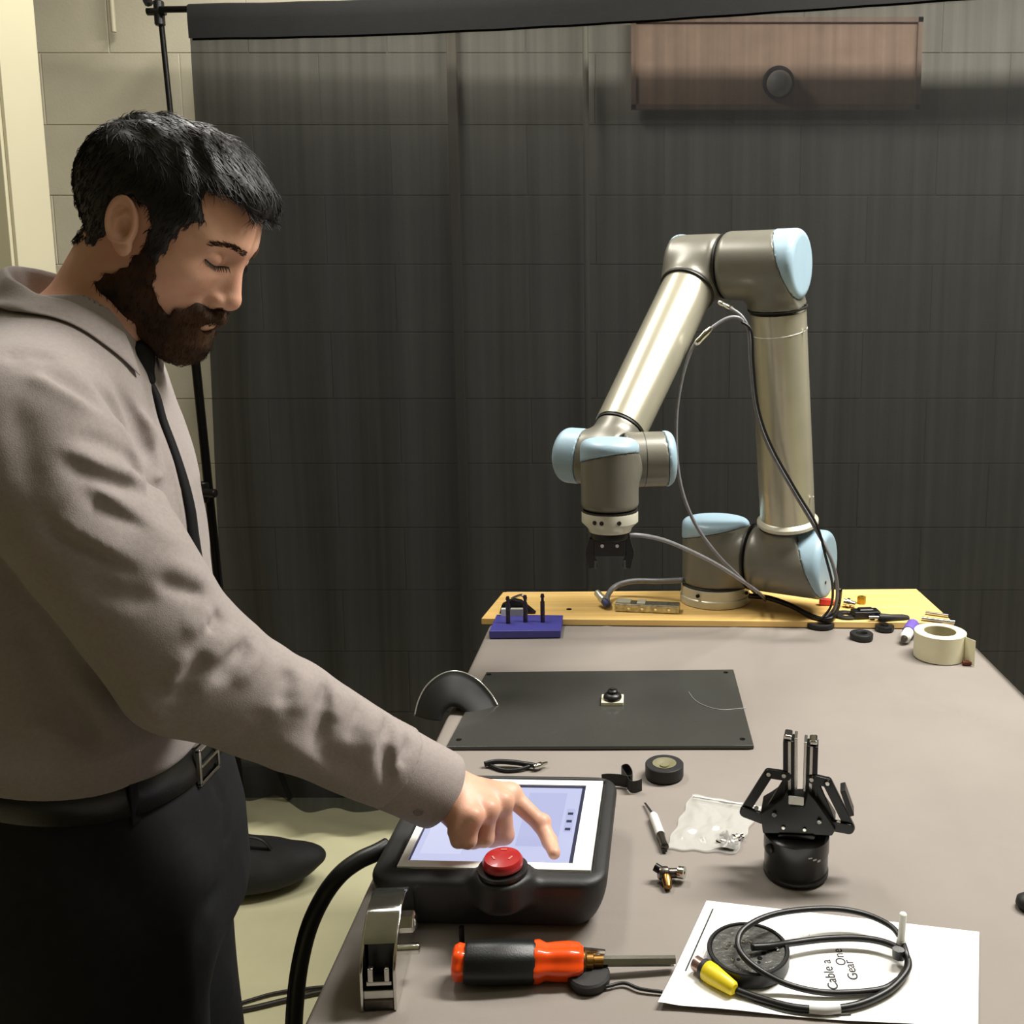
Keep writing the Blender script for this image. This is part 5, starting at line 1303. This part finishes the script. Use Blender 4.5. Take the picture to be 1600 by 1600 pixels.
def apply_folds(P, d, segs):
    lo, hi = P.min(0), P.max(0); add = np.zeros(len(P), np.float32)
    near = np.abs(d) < .05
    if not near.any(): return d
    Q = P[near]; acc = {}
    tot = np.zeros(len(Q), np.float32); cur = None
    pol = None; chains = []
    for s in segs:
        if s[4]: chains.append([])
        chains[-1].append(s)
    for ch in chains:
        mn = np.min([np.minimum(s[0], s[1]) for s in ch], 0)-.06; mx = np.max([np.maximum(s[0], s[1]) for s in ch], 0)+.06
        sel = np.nonzero(((Q > mn) & (Q < mx)).all(1))[0]
        if not len(sel): continue
        q = Q[sel]; best = np.full(len(q), 1e9, np.float32); n = len(ch); env = np.ones(len(q), np.float32)
        for k, (a, b, am, wd, _, _) in enumerate(ch):
            ba = b-a; t = np.clip(((q-a)@ba)/(ba@ba+1e-9), 0, 1); dd = ((q-a-t[:, None]*ba)**2).sum(1)
            u = (k+t)/n; e = np.clip(np.minimum(u, 1-u)*3.2+.15, 0, 1)
            m = dd < best; best = np.where(m, dd, best); env = np.where(m, e, env)
        tot[sel] += 1.45*am*env*np.exp(-(best/(wd*.85)**2)**.75)
    d = d.copy(); d[near] -= tot
    return d
FS = make_folds(FOLDS, f_shirt0)
def f_shirt(P):
    d = f_shirt0(P)
    d = d-.0016*nz(P, 34, 1)-.0012*nz(P, 75, 2)-.0022*nz(P*A3((1, 1, .45)), 21, 4)
    # crumples across the sleeves and long drapes down the body
    for A_, B_, k_, w0 in ((ER, WR, 34, .0030), (SR, ER, 24, .0026), (EL, WL, 30, .002)):
        ax_ = A3(B_-A_); ln_ = np.linalg.norm(ax_); u_ = np.clip(((P-A3(A_))@ax_)/ln_**2, 0, 1); near_ = s_cap(P, A_, B_, .075)
        en = np.clip(1-np.abs(near_)/.03, 0, 1)*np.sin(np.pi*np.clip(u_, 0, 1))
        ph_ = u_*k_+2.2*nz(P, 30, 7)+1.2*nz(P, 55, 8); wv = np.sin(ph_)
        d = d-w0*en*(np.abs(wv)**.7*np.sign(wv))*np.clip(.6+.7*nz(P, 24, 9), 0, 1.2)
    dr = np.sin(P[:, 1]*42+1.6*nz(P, 9, 11)+P[:, 2]*12)*np.clip((1.42-P[:, 2])*5, 0, 1)*np.clip((P[:, 2]-1.06)*9, 0, 1)
    d = d-.0020*dr
    d = apply_folds(P, d, FS)
    # front placket
    fr = (np.abs(P[:, 1]-MY) < .016) & (P[:, 0] > -.55) & (P[:, 2] > 1.05)
    d = d-np.where(fr, .0014, 0)
    # cuff opening
    d = np.maximum(d, -s_cap(P, NT, (-.567, .99, 1.585), .0545, .0550))
    return d
lo = (-.80, .72, 1.04); hi = (-.12, 1.32, 1.60)
# split so that fine voxels are used where the picture looks
shv, shf = sdf_arrays(f_shirt, (-.80, .73, 1.02), (-.20, 1.30, 1.60), .0032)
shirt = link('shirt', mesh_np('shirt', shv, shf), M_['shirt'], man, smooth=180)
# lower left sleeve falls below the main box
sv2, sf2 = sdf_arrays(lambda P: np.maximum(smin(s_cap(P, SL, EL, .066, .057), s_cap(P, EL, WL, .056, .042), .02)-.0015*nz(P, 40, 3), np.maximum(P[:, 2]-1.055, .920-P[:, 2])), (-.74, 1.12, .90), (-.55, 1.28, 1.07), .0055)
link('sleeve', mesh_np('sleeve', sv2, sf2), M_['shirt'], man, smooth=60)
# trousers
LEGN = [Vector((-.548, .905, .95)), Vector((-.530, .895, .52)), Vector((-.590, .900, .075))]
LEGF = [Vector((-.600, 1.080, .95)), Vector((-.580, 1.095, .52)), Vector((-.610, 1.105, .075))]
def f_tr0(P):
    d = smax(s_loft(P, ST_P, 2.3), .86-P[:, 2], .05)
    for lg in (LEGN, LEGF):
        l = smin(s_cap(P, lg[0], lg[1], .094, .078), s_cap(P, lg[1], lg[2], .078, .062), .02)
        d = smin(d, l, .03)
    d = smax(d, hcoord(P)-.012, .004)
    return np.maximum(d, .050-P[:, 2])
TF = make_folds([([(322, 1205), (345, 1245), (354, 1300), (352, 1365)], -.006, .005), ([(375, 1330), (372, 1450), (366, 1560)], .003, .010), ([(120, 1330), (200, 1400), (250, 1500)], -.004, .014), ([(260, 1400), (290, 1500), (300, 1600)], .005, .010), ([(345, 1385), (320, 1420), (310, 1480)], -.006, .012)], f_tr0)
def f_tr(P): return apply_folds(P, f_tr0(P)-.0016*nz(P, 26, 5)-.002*nz(P*A3((1, 1, .4)), 30, 6), TF)
tr = sculpt('trousers', f_tr, (-.80, .76, .03), (-.40, 1.24, 1.16), .0062, M_['trousers'], man)
# belt: a strap following the waist, front tipped down
def f_belt(P):
    l = s_loft(P, ST_P, 2.3); h = hcoord(P)
    return np.maximum(np.maximum(l-.0065, -(l+.004)), np.abs(h)-.0165)
SPa = np.array(ST_P)
def waist(q, h, off):
    z = 1.1
    for _ in range(8):
        cx, cy, a, b = [np.interp(z, SPa[:, 0], SPa[:, k]) for k in (1, 2, 3, 4)]
        c, s_2 = math.cos(q), math.sin(q); k = (abs(c/a)**2.3+abs(s_2/b)**2.3)**(-1/2.3); x, y = cx+c*(k+off), cy+s_2*(k+off)
        z = 1.083-.30*(x+.46)+h
    return Vector((x, y, z))
NQ = 120; vv = []; ff = []; prf = [(-.0160, .002), (-.0165, .0052), (-.0150, .0066), (.0150, .0066), (.0165, .0052), (.0160, .002)]
for i in range(NQ):
    for h, off in prf: vv.append(waist(2*PI*i/NQ, h, off))
for i in range(NQ):
    for k in range(6): j = (i+1) % NQ; l = (k+1) % 6; ff.append((i*6+k, j*6+k, j*6+l, i*6+l))
belt = MB().add(vv, ff).build('belt', M_['leather'], man, smooth=60)
def front_x(z, f, y=1.0):
    xs = np.linspace(-.36, -.60, 400); P = np.stack([xs, np.full(400, y), np.full(400, z)], 1).astype(np.float32); v = f(P)
    k = np.argmax(v < 0); return float(xs[k])
bx = front_x(1.083, f_belt)
bkc = Vector((bx+.003, .992, 1.083))
bk_ = MB(); 
for dy, dz, sy, sz in ((-.022, 0, .004, .040), (.022, 0, .004, .040), (0, .019, .048, .004), (0, -.019, .048, .004)): bk_.box(bkc+Vector((0, dy, dz)), (.005, sy, sz))
bk_.box(bkc+Vector((.001, 0, 0)), (.004, .040, .0035))
bk_.build('buckle', M_['chrome'], belt, bev=.0008)
def loopat(y, side=1):
    ys = y; xs = None
    for x in np.linspace(-.42, -.62, 300):
        if f_belt(np.array([[x, ys, 1.083-.30*(x+.46)]], np.float32))[0] < 0: xs = x; break
    z = 1.083-.30*(xs+.46); n = Vector((1, (ys-.99)*2.2, 0)).normalized()
    MB().box(Vector((xs, ys, z-.003))+n*.002, (.003, .011, .046), (n, Vector((-n.y, n.x, 0)), Zz)).build('belt_loop', M_['trousers'], tr, bev=.0008)
loopat(.885); loopat(1.095)
# shoes
def f_shoe(c):
    def f(P):
        q = P-A3(c); d = s_ell(q, (.055, 0, .038), (.150, .047, .040)); d = smin(d, s_ell(q, (-.055, 0, .055), (.055, .040, .050)), .03)
        d = smin(d, s_cap(q, (-.03, 0, .05), (-.03, 0, .10), .043, .045), .02); d = smin(d, s_ell(q, (.14, 0, .028), (.055, .042, .030)), .02)
        return np.maximum(smax(d, -(q[:, 2]-.010), .006), q[:, 2]-.115)
    return f
for lg in (LEGN, LEGF):
    c = Vector((lg[2].x+.01, lg[2].y, 0))
    s_ = sculpt('shoe', f_shoe(c), c-Vector((.13, .07, .01)), c+Vector((.22, .07, .13)), .005, M_['leather'], man, smooth=60)
    MB().prism([(c.x+.062+.145*math.cos(q)*(1 if math.cos(q) > 0 else .95), c.y+.047*math.sin(q)) for q in np.linspace(0, 2*PI, 29)[:-1]], (0, 0, .0005), (1, 0, 0), (0, 1, 0), .016).build('sole', M_['black_rubber'], s_, smooth=0)
# --- body: one continuous surface (finer cells at the head and the pointing hand)
def f_body(P):
    L = hl(P); far = np.abs(s_ell(L, (0, 0, 0), (.14, .11, .15)))
    d = smin(s_face(L), s_neck(P), .018)
    t = s_loft(tl(P), ST_T, 2.15)+.016
    t = smax(t, P[:, 2]-1.560, .01)
    t = smin(t, smin(s_cap(P, (-.590, .985, 1.515), SR, .048, .054), s_cap(P, (-.590, .995, 1.515), SL, .048, .054), .02), .04)
    t = smax(t, 1.0-P[:, 2], .05)
    d = smin(d, t, .03)
    d = smin(d, smax(smax(s_loft(P, ST_P, 2.3)+.014, .86-P[:, 2], .05), P[:, 2]-1.15, .02), .03)
    a = smin(s_cap(P, SR, ER, .050, .042), s_cap(P, ER, WR, .042, .027), .02); d = smin(d, a, .02)
    a = smin(s_cap(P, SL, EL, .050, .042), s_cap(P, EL, WL, .042, .026), .02); d = smin(d, a, .02)
    for lg in (LEGN, LEGF): d = smin(d, smin(s_cap(P, lg[0], lg[1], .080, .056), s_cap(P, lg[1], lg[2], .056, .040), .02), .03)
    d = smin(d, s_handR(P), .006); d = smin(d, s_handL(P), .006)
    return np.maximum(d, .045-P[:, 2])
pieces = [sdf_arrays(f_body, (-.62, .90, 1.545), (-.36, 1.14, 1.80), .0017),
          sdf_arrays(f_body, (-.232, .90, .97), (-.05, 1.06, 1.10), .0015),
          sdf_arrays(f_body, (-.80, .75, .03), (-.22, 1.30, 1.55), .0080)]
ver, fac = [], []; k0 = 0
for i, (v, q) in enumerate(pieces):
    if i == 2:
        # drop coarse cells that the finer pieces already cover
        c = v[q].mean(1)
        keep = ~((c[:, 0] > -.226) & (c[:, 1] > .90) & (c[:, 2] > .97) & (c[:, 2] < 1.10)); q = q[keep]
    ver.append(v); fac.append(q+k0); k0 += len(v)
body = link('body', mesh_np('body', np.concatenate(ver), np.concatenate(fac)), M_['skin'], man, smooth=180)
# --- hair and beard
HAIRP = [(.125, .070), (.125, .17), (-.14, .17), (-.14, -.030), (-.084, -.042), (-.055, -.050), (-.020, -.036), (-.010, -.012), (-.010, .022), (.004, .034), (.020, .030), (.028, .016), (.030, -.014), (.046, -.014), (.049, .022), (.054, .036), (.062, .044), (.050, .060), (.050, .073), (.070, .078), (.092, .070)]
def f_hair(P):
    L = hl(P); x, z = L[:, 0], L[:, 2]
    t = np.interp(z, [-.06, .0, .05, .10], [.0012, .0035, .008, .013])
    d = smin(s_skull(L)-t, s_face(L, False)-np.interp(z, [-.02, .04], [.0022, .004]), .004)
    d = smin(d, s_ell(L, (-.010, 0, .037), (.076, .075, .066)), .02)
    d = smin(d, smin(s_cap(sym(L), (.012, .020, .086), (.067, .022, .078), .024, .017), s_cap(sym(L), (-.016, .018, .081), (.016, .020, .087), .020, .024), .02), .02)
    d = smin(d, s_neck(P)-.0022, .008)
    # combed locks on top
    g = np.clip((z-.055)/.04, 0, 1)
    d = d-g*(.0011*np.sin(L[:, 1]*330+8*np.sin(x*28))+.0012*np.sin(L[:, 1]*150+x*90+3*np.sin(z*60)))
    poly = s_poly(x, z, HAIRP)
    d = smax(d, poly-.0015*np.sin(x*420+z*300), .004)
    return d
hv, hf = sdf_arrays(f_hair, (-.63, .91, 1.56), (-.35, 1.13, 1.81), .0022)
hair = link('hair', mesh_np('hair', hv, hf), M_['hair'], man, smooth=180)
BEARDP = [(.030, -.002), (.045, -.002), (.046, -.022), (.050, -.038), (.057, -.052), (.068, -.058), (.074, -.046), (.082, -.036), (.125, -.033), (.125, -.14), (.03, -.14), (-.006, -.088), (-.002, -.064), (.018, -.038)]
def f_beard(P):
    L = hl(P); x, z = L[:, 0], L[:, 2]
    t = np.interp(z, [-.11, -.08, -.045, -.035, 0], [.0055, .0055, .0030, .0018, .0010])
    base = s_face(L, False)
    base = smin(base, s_ell(L, (.060, 0, -.084), (.032, .034, .020)), .014)
    d = base-t
    d = smax(d, s_poly(x, z, BEARDP)-.0015*np.sin(x*300+z*260), .0025)
    d = smax(d, -s_ell(L, (.100, 0, -.0580), (.022, .0190, .0070)), .003)
    d = smax(d, .030-x-(.05-np.abs(L[:, 1]))*-1.2-.10, .004) if False else d
    return d-.0008*nz(L, 260, 3)
bv, bf = sdf_arrays(f_beard, (-.56, .93, 1.48), (-.36, 1.12, 1.67), .0020)
beard = link('beard', mesh_np('beard', bv, bf), M_['beard'], man, smooth=180)
def strands(name, me, off, dirf, n, L, w, lift, m, parent, sel=None, seed=1):
    rs = np.random.RandomState(seed)
    N = len(me.vertices); co = np.empty(N*3, np.float32); me.vertices.foreach_get('co', co); co = co.reshape(-1, 3)+np.asarray(off, np.float32)
    no = np.empty(N*3, np.float32); me.vertex_normals.foreach_get('vector', no); no = no.reshape(-1, 3)
    Lc = hl(co); Ln = no@HR
    ok = np.arange(N) if sel is None else np.nonzero(sel(Lc, Ln))[0]
    ix = rs.choice(ok, n); p = Lc[ix]+rs.normal(0, .0007, (n, 3)); nn = Ln[ix]; d = dirf(p, nn)+rs.normal(0, .22, (n, 3))
    d = d-nn*(d*nn).sum(1)[:, None]; d /= np.linalg.norm(d, axis=1)[:, None]+1e-6
    s = np.cross(d, nn); s /= np.linalg.norm(s, axis=1)[:, None]+1e-6
    l = L(p)*rs.uniform(.6, 1.2, n); li = lift*rs.uniform(.2, 1.3, n)
    rows = []
    for f, hgt, ww in ((0, -.3, 1), (.5, .75, .8), (1, .9, .15)):
        c = p+d*(l*f)[:, None]+nn*(li*hgt-l*f*f*.12)[:, None]
        W_ = w*ww
        rows.append(np.stack([c+s*W_, c-s*W_*.5+nn*W_*.9, c-s*W_*.5-nn*W_*.9], 1))
    vv = np.stack(rows, 1).reshape(-1, 3)@HR.T+HC
    base = (np.arange(n)*9)[:, None]; q = []
    for r in (0, 1):
        for k in range(3):
            l2 = (k+1) % 3; q.append(np.concatenate([base+r*3+k, base+r*3+l2, base+r*3+3+l2, base+r*3+3+k], 1))
    ff = np.concatenate(q)
    o = link(name, mesh_np(name, vv.astype(np.float32), ff), m, parent, smooth=180); o['kind'] = 'stuff'; return o
off = tuple(hair.location+man.location)
def dh(p, n):
    top = np.clip((p[:, 2]-.05)/.04, 0, 1)[:, None]
    return top*np.array([1, 0, -.25])+(1-top)*np.array([-.15, 0, -1.0])
strands('hair_strands', hair.data, off, dh, 9000, lambda p: np.interp(p[:, 2], [-.05, .04, .09], [.006, .010, .020]), .00045, .0016, M_['hair'], hair)
strands('beard_strands', beard.data, tuple(beard.location+man.location), lambda p, n: np.tile(np.array([.35, 0, -1.0]), (len(p), 1)), 6000, lambda p: np.interp(p[:, 2], [-.10, 0], [.009, .005]), .0003, .0014, M_['beard'], beard, seed=3)
# eyebrows and lashes
for s in (1, -1):
    rs = np.random.RandomState(5+s); eb = MB()
    for k in range(170):
        u = rs.uniform(0, 1); yy_ = .007+.042*u; zz_ = .0290+.005*math.sin(u*2.6)-.004*u*u+rs.uniform(-.0036, .0036)*(1-.5*u)
        # find the surface
        xs = np.linspace(.105, .04, 90); PL = np.stack([xs, np.full(90, yy_*s), np.full(90, zz_)], 1).astype(np.float32)
        v = s_face(PL); x_ = float(xs[np.argmax(v < 0)])
        a = A3((x_+.0003, yy_*s, zz_)); b = a+A3((.0006-.004*u, s*.0055, rs.uniform(-.0015, .0022)))
        eb.tube([hw(a), hw(b)], .00042, 3, 1, rs=[.00045, .00015])
    eb.build('eyebrow', M_['beard'], body, smooth=0)
    pts = []
    for u in np.linspace(0, 1, 13):
        yy_ = .0135+.0320*u; zz_ = .0095-.0035*math.sin(u*PI)+.0012*u
        xs = np.linspace(.10, .04, 160); PL = np.stack([xs, np.full(160, yy_*s), np.full(160, zz_)], 1).astype(np.float32)
        x_ = float(xs[np.argmax(s_face(PL) < 0)]); pts.append(A3((x_+.0002, yy_*s, zz_)))
    lm = MB().tube([hw(p) for p in pts], .0009, 6, 3)
    for p in pts:
        for j in range(2):
            q = p+A3((0, s*.001*j, 0)); lm.tube([hw(q), hw(q+A3((.0045, s*.0012, -.0040)))], .0003, 3, 1, rs=[.0004, .0001])
    lm.build('eyelashes', M_['hair'], body, smooth=0)
# fingernail of the pointing finger
dn = (I3-I2).normalized(); upn = Vector((.6, .1, .8)); upn = (upn-dn*upn.dot(dn)).normalized(); sdn = dn.cross(upn)
nm_ = MB(); vv = []; ff = []
for i in range(7):
    for j in range(7):
        u, v = i/6-.5, j/6-.5; vv.append(I3-dn*.002+dn*(u*.010)+sdn*(math.sin(v*2.0)*.0046)+upn*(.0062+.0005-(1-math.cos(v*2.0))*.0045-max(0, u)**2*.004))
for i in range(6):
    for j in range(6): k = i*7+j; ff.append((k, k+1, k+8, k+7))
nl = nm_.add(vv, ff).build('fingernail', mat('nail', (226, 178, 160), .3), body, smooth=180); md = nl.modifiers.new('s', 'SOLIDIFY'); md.thickness = .0008
# --- collar
cx_, cy_ = -.568, .989
def ctop(q): return Vector((cx_+.0550*math.cos(q), cy_+.0610*math.sin(q), 1.576-.036*math.cos(q)+.006*math.sin(q)**2))
def leaf(q):
    t = ctop(q); o = Vector((math.cos(q), math.sin(q), 0)); fr = max(0, math.cos(q))
    drop = .037+.010*fr**3
    return t+o*(.021-.009*fr**2)+Vector((0, 0, -drop))
vv, ff = [], []; QS = np.linspace(math.radians(25), math.radians(335), 61)
rowsn = 9
for q in QS:
    t, l = ctop(q), leaf(q); o = Vector((math.cos(q), math.sin(q), 0))
    inn = t+Vector((0, 0, -.036))-o*.004
    for k in range(rowsn):
        if k < 3: p = inn.lerp(t, k/3)
        elif k == 3: p = t+Vector((0, 0, .0015))+o*.002
        else:
            f = (k-4)/(rowsn-5); p = (t+o*.0055).lerp(l, f)+o*.004*math.sin(f*PI)
        vv.append(p+o*.0008*math.sin(q*11))
def push_out(vv, f, want, it=6):
    P = np.array([tuple(p) for p in vv], np.float32); want = np.asarray(want, np.float32)
    for _ in range(it):
        d = f(P); g = np.stack([(f(P+A3(e)*.002)-f(P-A3(e)*.002))/.004 for e in ((1, 0, 0), (0, 1, 0), (0, 0, 1))], 1)
        g /= np.linalg.norm(g, axis=1)[:, None]+1e-6
        P = P+g*np.clip(want-d, 0, .02)[:, None]
    return [Vector(tuple(float(c) for c in p)) for p in P]
want = [(-1 if k < 3 else .0030 if k > 4 else .001) for _ in QS for k in range(rowsn)]
vv = push_out(vv, f_shirt, want)
for i in range(len(QS)-1):
    for k in range(rowsn-1): a = i*rowsn+k; ff.append((a, a+1, a+1+rowsn, a+rowsn))
col = MB().add(vv, ff).build('collar', M_['shirt'], man, smooth=180)
md = col.modifiers.new('thick', 'SOLIDIFY'); md.thickness = .0022; md.offset = 0
md = col.modifiers.new('sub', 'SUBSURF'); md.levels = 1; md.render_levels = 1
# cuff: a turned band, open at the hand
cfm = MB().lathe([(.0335, -.052), (.0415, -.054), (.0430, -.050), (.0422, -.030), (.0418, .004), (.0410, .011), (.0395, .0125), (.0378, .011), (.0372, .0), (.0372, -.03), (.0335, -.052)], WR, WD, 56)
cu = cfm.build('cuff', M_['shirt'], man, smooth=50)
# --- tie: knot and narrow blade lying on the shirt front
kt = Vector((cx_+.0550+.005, .987, 1.524))
def f_knot(P):
    q = P-A3(kt); d = s_ell(q, (0, 0, 0), (.013, .017, .017)); return smin(d, s_cap(q, (.002, 0, -.012), (.006, 0, -.026), .010, .007), .008)-.0008*nz(P, 200)
tie_ = sculpt('tie_knot', f_knot, kt-Vector((.03, .03, .045)), kt+Vector((.03, .03, .03)), .0022, M_['tie'], man)
tp = [kt+Vector((.006, 0, -.022))]
for z in np.linspace(1.482, 1.235, 11): tp.append(Vector((front_x(z, f_shirt, MY)+.0035, MY, z)))
tm_ = MB(); PS = spline(tp, 3)
vv, ff = [], []
for i, p in enumerate(PS):
    f = i/(len(PS)-1); w_ = .0055+.0070*f
    for s, dx in ((-1, -.0022), (0, .0010), (1, -.0022)): vv.append(p+Vector((dx, s*w_, 0)))
for i in range(len(PS)-1):
    for k in range(2): a = i*3+k; ff.append((a, a+1, a+4, a+3))
tb = tm_.add(vv, ff).build('tie_blade', M_['tie'], man, smooth=180); md = tb.modifiers.new('thick', 'SOLIDIFY'); md.thickness = .0022; md.offset = 0
# cuff button
cb = WR-WD*.018; n_ = Vector((.1, -.9, -.3)).normalized(); n_ = (n_-WD*n_.dot(WD)).normalized()
MB().lathe([(0, 0), (.0050, 0), (.0055, .001), (.0050, .002), (.0030, .0015), (0, .0015)], cb+n_*.0410, n_, 16).build('cuff_button', mat('grey_button', (120, 114, 110), .35), man)
